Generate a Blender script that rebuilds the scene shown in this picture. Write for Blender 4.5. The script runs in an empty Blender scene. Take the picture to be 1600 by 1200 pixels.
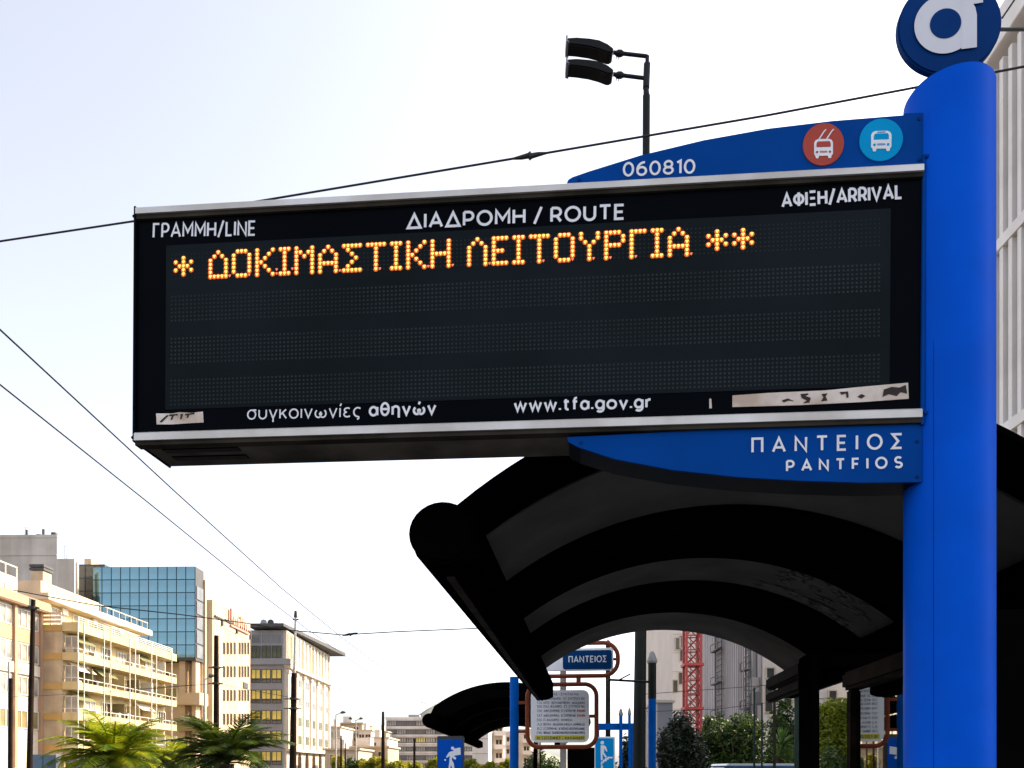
import bpy, bmesh, math, random
from mathutils import Vector, Matrix
S = bpy.context.scene
C = S.collection
R = math.radians
random.seed(7)

# ------------------------------------------------------------------ camera, sky, sun, exposure
CAMZ = 1.6
cam_d = bpy.data.cameras.new('camera')
cam = bpy.data.objects.new('camera', cam_d)
C.objects.link(cam)
cam.location = (0, 0, CAMZ)
cam.rotation_euler = (R(90), 0, 0)
cam_d.sensor_width = 36
cam_d.lens = 27.0
cam_d.shift_y = 603 / 1600
cam_d.clip_start = 0.05
cam_d.clip_end = 6000
S.camera = cam

SUN_AZ, SUN_EL = R(64), R(33)          # azimuth measured from +Y towards +X
wd = bpy.data.worlds.new('World')
S.world = wd
wd.use_nodes = True
wn = wd.node_tree
bg = wn.nodes['Background']
sky = wn.nodes.new('ShaderNodeTexSky')
sky.sky_type = 'NISHITA'
sky.sun_disc = False
sky.sun_elevation = SUN_EL
sky.sun_rotation = SUN_AZ
sky.altitude = 50
sky.air_density = 1.0
sky.dust_density = 3.0
sky.ozone_density = 2.2
hs = wn.nodes.new('ShaderNodeHueSaturation')
hs.inputs['Saturation'].default_value = 0.36
hs.inputs['Hue'].default_value = 0.508
wn.links.new(sky.outputs[0], hs.inputs['Color'])
wn.links.new(hs.outputs[0], bg.inputs[0])
bg.inputs[1].default_value = 0.126
sl = bpy.data.lights.new('sun', 'SUN')
sl.energy = 3.5
sl.angle = R(0.5)
sl.color = (1.0, 0.80, 0.55)
so = bpy.data.objects.new('sun', sl)
C.objects.link(so)
sd = Vector((math.sin(SUN_AZ) * math.cos(SUN_EL), math.cos(SUN_AZ) * math.cos(SUN_EL), math.sin(SUN_EL)))
so.rotation_euler = sd.to_track_quat('Z', 'Y').to_euler()
so.location = (0, 0, 60)
S.view_settings.view_transform = 'Standard'
S.view_settings.look = 'None'
S.view_settings.exposure = 1.65
S.view_settings.gamma = 1.0

# ------------------------------------------------------------------ measuring helpers
TH1 = R(5.7)      # the stop: sign, shelter
TH2 = R(1.24)     # the street

def ray(u):
    return (u - 800) / 1200.0

def lp(u, v, D, th):
    """pixel on the plane at depth D of a frame turned by th -> (r, z)"""
    a = ray(u)
    t = D / (a * math.sin(th) + math.cos(th))
    return (a * t * math.cos(th) - t * math.sin(th), CAMZ + (1203 - v) / 1200.0 * t)

def fac(u, v, r, th=TH2):
    """pixel on the facade plane at lateral r -> (D, z)"""
    a = ray(u)
    k = (a * math.cos(th) - math.sin(th)) / (a * math.sin(th) + math.cos(th))
    D = r / k
    t = D / (a * math.sin(th) + math.cos(th))
    return (D, CAMZ + (1203 - v) / 1200.0 * t)

def world(r, D, th):
    return (r * math.cos(th) + D * math.sin(th), -r * math.sin(th) + D * math.cos(th))

# ------------------------------------------------------------------ materials
def lin(c):
    return tuple(((x / 255.0) / 12.92 if x / 255.0 <= 0.04045 else ((x / 255.0 + 0.055) / 1.055) ** 2.4) for x in c)

def mat(name, col, rough=0.6, metal=0.0, var=0.0, scale=6.0, streak=0.0, bump=0.0, bscale=40.0, spec=0.5, col2=None, rvar=0.0, trans=0.0):
    m = bpy.data.materials.new(name)
    m.use_nodes = True
    nt = m.node_tree
    b = nt.nodes['Principled BSDF']
    b.inputs['Base Color'].default_value = (*col, 1)
    b.inputs['Roughness'].default_value = rough
    b.inputs['Metallic'].default_value = metal
    b.inputs['Specular IOR Level'].default_value = spec
    if trans:
        b.inputs['Transmission Weight'].default_value = trans
    tc = nt.nodes.new('ShaderNodeTexCoord')
    src = None
    if var or streak:
        n = nt.nodes.new('ShaderNodeTexNoise')
        n.inputs['Scale'].default_value = scale
        n.inputs['Detail'].default_value = 6
        nt.links.new(tc.outputs['Object'], n.inputs['Vector'])
        rp = nt.nodes.new('ShaderNodeValToRGB')
        c2 = col2 if col2 else tuple(x * (1 - var) for x in col)
        rp.color_ramp.elements[0].position = 0.35
        rp.color_ramp.elements[1].position = 0.68
        rp.color_ramp.elements[0].color = (*c2, 1)
        rp.color_ramp.elements[1].color = (*col, 1)
        nt.links.new(n.outputs[0], rp.inputs[0])
        src = rp.outputs[0]
        if streak:
            mp = nt.nodes.new('ShaderNodeMapping')
            mp.inputs['Scale'].default_value = (scale * 1.2, scale * 1.2, scale * 0.08)
            nt.links.new(tc.outputs['Object'], mp.inputs[0])
            n2 = nt.nodes.new('ShaderNodeTexNoise')
            n2.inputs['Scale'].default_value = 1.0
            n2.inputs['Detail'].default_value = 4
            nt.links.new(mp.outputs[0], n2.inputs['Vector'])
            r2 = nt.nodes.new('ShaderNodeValToRGB')
            r2.color_ramp.elements[0].position = 0.38
            r2.color_ramp.elements[1].position = 0.58
            k = 1 - streak
            r2.color_ramp.elements[0].color = (k, k * 0.97, k * 0.93, 1)
            r2.color_ramp.elements[1].color = (1, 1, 1, 1)
            nt.links.new(n2.outputs[0], r2.inputs[0])
            mx = nt.nodes.new('ShaderNodeMix')
            mx.data_type = 'RGBA'
            mx.blend_type = 'MULTIPLY'
            mx.inputs[0].default_value = 1
            nt.links.new(src, mx.inputs[6])
            nt.links.new(r2.outputs[0], mx.inputs[7])
            src = mx.outputs[2]
        nt.links.new(src, b.inputs['Base Color'])
        if rvar:
            mr = nt.nodes.new('ShaderNodeMapRange')
            mr.inputs[3].default_value = max(0.02, rough - rvar)
            mr.inputs[4].default_value = min(1, rough + rvar)
            nt.links.new(n.outputs[0], mr.inputs[0])
            nt.links.new(mr.outputs[0], b.inputs['Roughness'])
    if bump:
        nb = nt.nodes.new('ShaderNodeTexNoise')
        nb.inputs['Scale'].default_value = bscale
        nt.links.new(tc.outputs['Object'], nb.inputs['Vector'])
        bp = nt.nodes.new('ShaderNodeBump')
        bp.inputs['Strength'].default_value = bump
        bp.inputs['Distance'].default_value = 0.02
        nt.links.new(nb.outputs[0], bp.inputs['Height'])
        nt.links.new(bp.outputs[0], b.inputs['Normal'])
    return m

def emit(name, col, strength):
    m = bpy.data.materials.new(name)
    m.use_nodes = True
    b = m.node_tree.nodes['Principled BSDF']
    b.inputs['Base Color'].default_value = (0.02, 0.01, 0.0, 1)
    b.inputs['Emission Color'].default_value = (*col, 1)
    b.inputs['Emission Strength'].default_value = strength
    return m

M = {}
M['pole_blue'] = mat('pole_blue', (0.0, 0.098, 0.68), 0.45, 0, 0.14, 5, spec=0.03, rvar=0.06)
M['sign_blue'] = mat('sign_blue', (0.0, 0.055, 0.29), 0.5, 0, 0.12, 6, spec=0.03)
M['deep_blue'] = mat('deep_blue', (0.0, 0.034, 0.17), 0.45, 0, 0.2, 5, spec=0.04)
M['post_blue'] = mat('post_blue', (0.0, 0.11, 0.50), 0.5, 0, 0.2, 8, spec=0.04)
M['navy'] = mat('navy', (0.002, 0.003, 0.006), 0.4, 0, 0.4, 5, spec=0.06)
M['black_glass'] = mat('black_glass', (0.0012, 0.0022, 0.0042), 0.4, 0, 0.3, 4, spec=0.02)
M['screen'] = mat('screen', (0.0115, 0.0165, 0.0200), 0.6, 0, 0.30, 2.5, spec=0.02)
M['led_off'] = mat('led_off', (0.025, 0.034, 0.036), 0.5, 0, 0.5, 4, spec=0.1)
M['led_core'] = emit('led_core', (1.0, 0.50, 0.09), 1.05)
M['led_halo'] = emit('led_halo', (1.0, 0.17, 0.003), 0.25)  # orange glow around each lit dot, painted as an emissive disc
M['led_dim'] = emit('led_dim', (1.0, 0.22, 0.10), 0.35)
M['alu'] = mat('alu', (0.74, 0.72, 0.70), 0.42, 0.35, 0.35, 5, streak=0.0, col2=(0.50, 0.46, 0.42), rvar=0.1)
M['alu_dirty'] = mat('alu_dirty', (0.055, 0.046, 0.036), 0.8, 0.0, 0.6, 7, spec=0.03)
M['white_letter'] = mat('white_letter', (0.82, 0.82, 0.87), 0.5, 0, 0.12, 20)
M['roundel_letter'] = mat('roundel_letter', (0.66, 0.66, 0.72), 0.5, 0, 0.08, 10)
M['red_disc'] = mat('red_disc', (0.44, 0.075, 0.055), 0.5, 0, 0.1, 10, spec=0.05)
M['cyan_disc'] = mat('cyan_disc', (0.0, 0.32, 0.66), 0.5, 0, 0.1, 10, spec=0.04)
M['paper'] = mat('paper', (0.84, 0.76, 0.70), 0.8, 0, 0.35, 9, col2=(0.50, 0.38, 0.30))
M['ink'] = mat('ink', (0.03, 0.015, 0.01), 0.8, 0, 0.3, 20)
M['roof_black'] = mat('roof_black', (0.0016, 0.0016, 0.0018), 0.9, 0, 0.4, 4, spec=0.0)
M['roof_rib'] = mat('roof_rib', (0.003, 0.003, 0.003), 0.9, 0, 0.4, 4, spec=0.0)
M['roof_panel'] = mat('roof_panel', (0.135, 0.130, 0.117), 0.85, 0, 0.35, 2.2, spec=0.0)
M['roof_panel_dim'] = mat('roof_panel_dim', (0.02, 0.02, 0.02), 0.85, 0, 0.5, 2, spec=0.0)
M['residue'] = mat('residue', (0.16, 0.155, 0.145), 0.8, 0, 0.9, 30, spec=0.02, col2=(0.02, 0.02, 0.02))
M['rail_brown'] = mat('rail_brown', (0.016, 0.010, 0.0065), 0.6, 0.0, 0.75, 9, spec=0.02)
M['underside'] = mat('underside', (0.17, 0.145, 0.115), 0.8, 0.0, 0.7, 4, spec=0.03)
M['orange_frame'] = mat('orange_frame', (0.27, 0.058, 0.02), 0.5, 0, 0.35, 12, spec=0.15)
M['board_white'] = mat('board_white', (0.92, 0.92, 0.95), 0.5, 0, 0.04, 8, spec=0.2)
M['board_text'] = mat('board_text', (0.025, 0.05, 0.17), 0.6)
M['board_red'] = mat('board_red', (0.55, 0.10, 0.14), 0.6)
M['yellow_strip'] = mat('yellow_strip', (0.66, 0.60, 0.02), 0.5)
M['stop_blue'] = mat('stop_blue', (0.002, 0.045, 0.16), 0.5, 0, 0.1, 8, spec=0.05)
M['stop_text'] = mat('stop_text', (0.72, 0.74, 0.80), 0.5)
M['grey_post'] = mat('grey_post', (0.46, 0.43, 0.40), 0.6, 0.0, 0.3, 6, spec=0.2)
M['brown_post'] = mat('brown_post', (0.035, 0.028, 0.02), 0.6, 0.0, 0.4, 6, spec=0.08)
M['green_pole'] = mat('green_pole', (0.012, 0.015, 0.012), 0.5, 0.0, 0.4, 5, spec=0.15)
M['teal_post'] = mat('teal_post', (0.022, 0.040, 0.032), 0.5, 0.0, 0.3, 6, spec=0.12)
M['lamp_black'] = mat('lamp_black', (0.007, 0.007, 0.008), 0.5, 0.0, 0.3, 6, spec=0.15)
M['lamp_grey'] = mat('lamp_grey', (0.014, 0.015, 0.022), 0.5, 0.0, 0.3, 8, spec=0.2)
M['lamp_glass'] = mat('lamp_glass', (0.008, 0.008, 0.008), 0.3, 0, spec=0.2)
M['rim_grey'] = mat('rim_grey', (0.25, 0.25, 0.28), 0.4, 0.3)
M['wire'] = mat('wire', (0.006, 0.006, 0.006), 0.6)
M['wood_pole'] = mat('wood_pole', (0.022, 0.012, 0.007), 0.8, 0, 0.5, 3, streak=0.3, spec=0.1)
M['finial'] = mat('finial', (0.30, 0.29, 0.27), 0.6, 0.1, 0.3, 10)
M['metro_blue'] = mat('metro_blue', (0.0, 0.25, 0.60), 0.5, 0, 0.1, 6, spec=0.06)
M['metro_white'] = mat('metro_white', (0.72, 0.74, 0.78), 0.5)
M['ad_blue'] = mat('ad_blue', (0.0, 0.08, 0.48), 0.5, 0, 0.15, 4, spec=0.05)
M['ad_frame'] = mat('ad_frame', (0.02, 0.025, 0.035), 0.45)
M['white_wall'] = mat('white_wall', (0.62, 0.55, 0.46), 0.85, 0, 0.15, 0.5, streak=0.18)
M['cream_wall'] = mat('cream_wall', (0.56, 0.42, 0.27), 0.85, 0, 0.12, 0.4, streak=0.12)
M['cream_side'] = mat('cream_side', (0.58, 0.46, 0.33), 0.85, 0, 0.15, 0.4, streak=0.1)
M['brown_band'] = mat('brown_band', (0.42, 0.26, 0.16), 0.8, 0, 0.12, 0.6)
M['ochre'] = mat('ochre', (0.48, 0.30, 0.10), 0.85, 0, 0.15, 0.6)
M['ochre_pale'] = mat('ochre_pale', (0.60, 0.48, 0.25), 0.85, 0, 0.15, 0.6, streak=0.15)
M['concrete'] = mat('concrete', (0.58, 0.46, 0.32), 0.9, 0, 0.3, 0.6, streak=0.25)
M['grey_concrete'] = mat('grey_concrete', (0.58, 0.54, 0.50), 0.9, 0, 0.2, 0.35, streak=0.2)
M['mullion'] = mat('mullion', (0.012, 0.05, 0.075), 0.5, 0.2)
M['mirror_glass'] = mat('mirror_glass', (0.15, 0.265, 0.315), 0.08, 0.9, 0.25, 0.3)
M['dark_glass'] = mat('dark_glass', (0.045, 0.05, 0.05), 0.1, 0.0, 0.5, 0.7, spec=0.7)
M['brown_glass'] = mat('brown_glass', (0.045, 0.026, 0.014), 0.3, 0.0, 0.4, 0.7, spec=0.3)
M['curtain_glass'] = mat('curtain_glass', (0.40, 0.37, 0.33), 0.3, 0.0, 0.55, 0.9)
M['yellow_glass'] = mat('yellow_glass', (0.86, 0.66, 0.15), 0.3, 0.0, 0.3, 0.5)
M['green_glass'] = mat('green_glass', (0.10, 0.12, 0.075), 0.2, 0.0, 0.5, 0.4)
M['olive_glass'] = mat('olive_glass', (0.24, 0.20, 0.09), 0.3, 0.0, 0.3, 0.6)
M['grey_panel'] = mat('grey_panel', (0.24, 0.25, 0.28), 0.5, 0.1, 0.15, 0.5)
M['dark_grey'] = mat('dark_grey', (0.055, 0.055, 0.06), 0.6, 0.1, 0.3, 1)
M['awning_green'] = mat('awning_green', (0.17, 0.17, 0.07), 0.85, 0, 0.2, 1)
M['awning_white'] = mat('awning_white', (0.66, 0.63, 0.55), 0.85)
M['white_metal'] = mat('white_metal', (0.62, 0.58, 0.50), 0.5, 0.1)
M['shutter'] = mat('shutter', (0.50, 0.42, 0.32), 0.7, 0, 0.15, 1)
M['sign_red'] = mat('sign_red', (0.60, 0.20, 0.15), 0.6)
M['sign_pink'] = mat('sign_pink', (0.66, 0.36, 0.29), 0.6)
M['office_white'] = mat('office_white', (0.76, 0.70, 0.66), 0.8, 0, 0.12, 0.35, streak=0.12)
M['office_glass'] = mat('office_glass', (0.14, 0.14, 0.15), 0.12, 0, 0.4, 0.5, spec=0.6)
M['metal_wall'] = mat('metal_wall', (0.46, 0.43, 0.44), 0.6, 0.1, 0.15, 0.3, streak=0.25)
M['pale_panel'] = mat('pale_panel', (0.62, 0.56, 0.52), 0.8, 0, 0.1, 0.4)
M['crane_red'] = mat('crane_red', (0.40, 0.035, 0.035), 0.5, 0, 0.3, 3)
M['ladder_grey'] = mat('ladder_grey', (0.07, 0.065, 0.07), 0.6, 0.2)
M['scaff_grey'] = mat('scaff_grey', (0.16, 0.16, 0.17), 0.5, 0.4)
M['marble'] = mat('marble', (0.86, 0.83, 0.82), 0.65, 0, 0.12, 0.8, streak=0.10)
M['bark'] = mat('bark', (0.08, 0.055, 0.035), 0.9, 0, 0.4, 8, bump=0.5)
M['van_blue'] = mat('van_blue', (0.006, 0.11, 0.30), 0.25, 0.1)
M['van_white'] = mat('van_white', (0.70, 0.70, 0.70), 0.3)
M['rubber'] = mat('rubber', (0.012, 0.012, 0.012), 0.85)
M['asphalt'] = mat('asphalt', (0.05, 0.05, 0.052), 0.9, 0, 0.25, 3, bump=0.3, bscale=80)
M['paving'] = mat('paving', (0.20, 0.19, 0.175), 0.85, 0, 0.2, 2)
M['kerb'] = mat('kerb', (0.32, 0.31, 0.29), 0.85, 0, 0.2, 3)
M['board_panel'] = mat('board_panel', (0.10, 0.17, 0.25), 0.6, 0, 0.2, 3)
M['earth'] = mat('earth', (0.13, 0.11, 0.08), 0.95, 0, 0.3, 0.05)
M['paint'] = mat('paint', (0.7, 0.7, 0.68), 0.7, 0, 0.2, 6)
M['hill'] = mat('hill', (0.33, 0.31, 0.27), 0.95, 0, 0.35, 0.02, col2=(0.16, 0.18, 0.12))

def leaf_mat(name, c1, c2, scale=2.0, trans=0.25):
    m = bpy.data.materials.new(name)
    m.use_nodes = True
    nt = m.node_tree
    b = nt.nodes['Principled BSDF']
    b.inputs['Roughness'].default_value = 0.5
    tc = nt.nodes.new('ShaderNodeTexCoord')
    n = nt.nodes.new('ShaderNodeTexNoise')
    n.inputs['Scale'].default_value = scale
    nt.links.new(tc.outputs['Object'], n.inputs['Vector'])
    rp = nt.nodes.new('ShaderNodeValToRGB')
    rp.color_ramp.elements[0].position = 0.36
    rp.color_ramp.elements[1].position = 0.66
    rp.color_ramp.elements[0].color = (*c1, 1)
    rp.color_ramp.elements[1].color = (*c2, 1)
    nt.links.new(n.outputs[0], rp.inputs[0])
    nt.links.new(rp.outputs[0], b.inputs['Base Color'])
    tr = nt.nodes.new('ShaderNodeBsdfTranslucent')
    nt.links.new(rp.outputs[0], tr.inputs[0])
    mx = nt.nodes.new('ShaderNodeMixShader')
    mx.inputs[0].default_value = trans
    nt.links.new(b.outputs[0], mx.inputs[1])
    nt.links.new(tr.outputs[0], mx.inputs[2])
    nt.links.new(mx.outputs[0], nt.nodes['Material Output'].inputs[0])
    return m
M['leaf_dark'] = leaf_mat('leaf_dark', (0.010, 0.018, 0.008), (0.022, 0.034, 0.014), 5, 0.12)
M['leaf_mid'] = leaf_mat('leaf_mid', (0.010, 0.028, 0.004), (0.07, 0.12, 0.010), 4, 0.3)
M['leaf_yellow'] = leaf_mat('leaf_yellow', (0.09, 0.14, 0.008), (0.26, 0.28, 0.015), 2, 0.4)
M['leaf_far'] = leaf_mat('leaf_far', (0.18, 0.20, 0.008), (0.45, 0.38, 0.015), 0.6, 0.45)
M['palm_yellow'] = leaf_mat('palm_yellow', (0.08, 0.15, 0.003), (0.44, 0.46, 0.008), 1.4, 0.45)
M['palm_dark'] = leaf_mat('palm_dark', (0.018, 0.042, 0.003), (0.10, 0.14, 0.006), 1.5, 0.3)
M['yucca_leaf'] = leaf_mat('yucca_leaf', (0.06, 0.13, 0.02), (0.16, 0.26, 0.05), 3, 0.3)

# ------------------------------------------------------------------ mesh building
class MB:
    def __init__(s):
        s.v = []
        s.f = []

    def add(s, vs, fs):
        o = len(s.v)
        s.v += [tuple(p) for p in vs]
        s.f += [tuple(i + o for i in f) for f in fs]
        return s

    def box(s, x0, x1, y0, y1, z0, z1):
        return s.add([(x0, y0, z0), (x1, y0, z0), (x1, y1, z0), (x0, y1, z0), (x0, y0, z1), (x1, y0, z1), (x1, y1, z1), (x0, y1, z1)],
                     [(0, 3, 2, 1), (4, 5, 6, 7), (0, 1, 5, 4), (1, 2, 6, 5), (2, 3, 7, 6), (3, 0, 4, 7)])

    def loft(s, rings, closed=True, cap=True):
        n = len(rings[0])
        vs = [p for r in rings for p in r]
        fs = []
        for i in range(len(rings) - 1):
            for j in range(n if closed else n - 1):
                k = (j + 1) % n
                fs.append((i * n + j, i * n + k, (i + 1) * n + k, (i + 1) * n + j))
        if cap and closed:
            fs.append(tuple(range(n - 1, -1, -1)))
            fs.append(tuple((len(rings) - 1) * n + j for j in range(n)))
        return s.add(vs, fs)

    def cyl(s, x, y, z0, z1, r0, r1=None, n=16):
        r1 = r0 if r1 is None else r1
        f = lambda z, r: [(x + r * math.cos(2 * math.pi * i / n), y + r * math.sin(2 * math.pi * i / n), z) for i in range(n)]
        return s.loft([f(z0, r0), f(z1, r1)])

    def tube(s, path, r, n=8):
        P = [Vector(p) for p in path]
        rings = []
        for i, p in enumerate(P):
            d = (P[min(i + 1, len(P) - 1)] - P[max(i - 1, 0)]).normalized()
            up = Vector((0, 0, 1)) if abs(d.z) < 0.9 else Vector((0, 1, 0))
            a = d.cross(up).normalized()
            b = a.cross(d).normalized()
            rr = r[i] if isinstance(r, (list, tuple)) else r
            rings.append([p + a * (rr * math.cos(2 * math.pi * k / n)) + b * (rr * math.sin(2 * math.pi * k / n)) for k in range(n)])
        return s.loft(rings)

    def prism_xz(s, pts, y0, y1):
        n = len(pts)
        vs = [(p[0], y0, p[1]) for p in pts] + [(p[0], y1, p[1]) for p in pts]
        fs = [tuple(range(n)), tuple(range(2 * n - 1, n - 1, -1))] + [(i, i + n, (i + 1) % n + n, (i + 1) % n) for i in range(n)]
        return s.add(vs, fs)

    def prism_yz(s, pts, x0, x1):
        n = len(pts)
        vs = [(x0, p[0], p[1]) for p in pts] + [(x1, p[0], p[1]) for p in pts]
        fs = [tuple(range(n)), tuple(range(2 * n - 1, n - 1, -1))] + [(i, i + n, (i + 1) % n + n, (i + 1) % n) for i in range(n)]
        return s.add(vs, fs)

    def mapped(s, fn):
        s.v = [tuple(fn(*p)) for p in s.v]
        return s

    def mesh(s, name, m, org=(0, 0, 0), smooth=False, bevel=0.0):
        me = bpy.data.meshes.new(name)
        me.from_pydata([(a - org[0], b - org[1], c - org[2]) for a, b, c in s.v], [], s.f)
        bm = bmesh.new()
        bm.from_mesh(me)
        bmesh.ops.recalc_face_normals(bm, faces=bm.faces)
        if bevel:
            ed = [e for e in bm.edges if len(e.link_faces) == 2 and e.calc_face_angle() > 0.6]
            bmesh.ops.bevel(bm, geom=ed, offset=bevel, segments=2, affect='EDGES', clamp_overlap=True)
        bm.to_mesh(me)
        bm.free()
        me.materials.append(M[m])
        if smooth:
            me.shade_smooth()
            me.set_sharp_from_angle(angle=R(35))
        return me

def tag(o, label, cat, group=None):
    o['label'] = label
    o['category'] = cat
    if group:
        o['group'] = group

class Thing:
    def __init__(s, name, label, cat, org, th=0.0, group=None):
        s.o = bpy.data.objects.new(name, None)
        s.o.empty_display_size = 0.3
        C.objects.link(s.o)
        x, y = world(org[0], org[1], th)
        s.o.location = (x, y, org[2])
        s.o.rotation_euler = (0, 0, -th)
        s.org = org
        s.cache = {}
        tag(s.o, label, cat, group)

    def part(s, name, mb, m, parent=None, smooth=False, bevel=0.0, label=None):
        me = mb.mesh(name, m, s.org, smooth, bevel)
        o = bpy.data.objects.new(name, me)
        C.objects.link(o)
        o.parent = parent if parent else s.o
        if label:
            o['label'] = label
        return o

    def rep(s, name, key, maker, m, pos, parent=None):
        """a part drawn around its own origin; its mesh is shared by every copy"""
        k = (name, key, m)
        if k not in s.cache:
            s.cache[k] = maker().mesh(name, m)
        o = bpy.data.objects.new(name, s.cache[k])
        C.objects.link(o)
        if parent:
            o.parent = parent
            o.location = pos
        else:
            o.parent = s.o
            o.location = (pos[0] - s.org[0], pos[1] - s.org[1], pos[2] - s.org[2])
        return o

    def window(s, pos, w, h, facing, frame, glass, bars=1, fw=0.07, name='window'):
        """window on a wall facing +x ('side') or -y ('front'); pos = its centre on the wall"""
        def ring():
            b = MB()
            if facing == 'front':
                P = lambda a0, a1, z0, z1: b.box(a0, a1, -0.10, 0.02, z0, z1)
            else:
                P = lambda a0, a1, z0, z1: b.box(-0.02, 0.10, a0, a1, z0, z1)
            P(-w / 2, w / 2, -h / 2, -h / 2 + fw)
            P(-w / 2, w / 2, h / 2 - fw, h / 2)
            P(-w / 2, -w / 2 + fw, -h / 2 + fw, h / 2 - fw)
            P(w / 2 - fw, w / 2, -h / 2 + fw, h / 2 - fw)
            for i in range(bars):
                c = -w / 2 + w * (i + 1) / (bars + 1)
                P(c - fw / 2, c + fw / 2, -h / 2 + fw, h / 2 - fw)
            return b
        def pane():
            b = MB()
            if facing == 'front':
                return b.box(-w / 2 + fw * .5, w / 2 - fw * .5, -0.04, 0.01, -h / 2 + fw * .5, h / 2 - fw * .5)
            return b.box(-0.01, 0.04, -w / 2 + fw * .5, w / 2 - fw * .5, -h / 2 + fw * .5, h / 2 - fw * .5)
        k = (round(w, 3), round(h, 3), facing, bars, fw)
        f = s.rep(name, k, ring, frame, pos)
        s.rep('pane', k, pane, glass, (0, 0, 0), f)
        return f

def copy_tree(o, parent=None):
    c = o.copy()
    C.objects.link(c)
    if parent:
        c.parent = parent
        c.matrix_parent_inverse = Matrix()
    for ch in list(o.children):
        copy_tree(ch, c)
    return c

def structure(name, mb, m, smooth=False):
    o = bpy.data.objects.new(name, mb.mesh(name, m, (0, 0, 0), smooth))
    C.objects.link(o)
    o['kind'] = 'structure'
    return o

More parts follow.
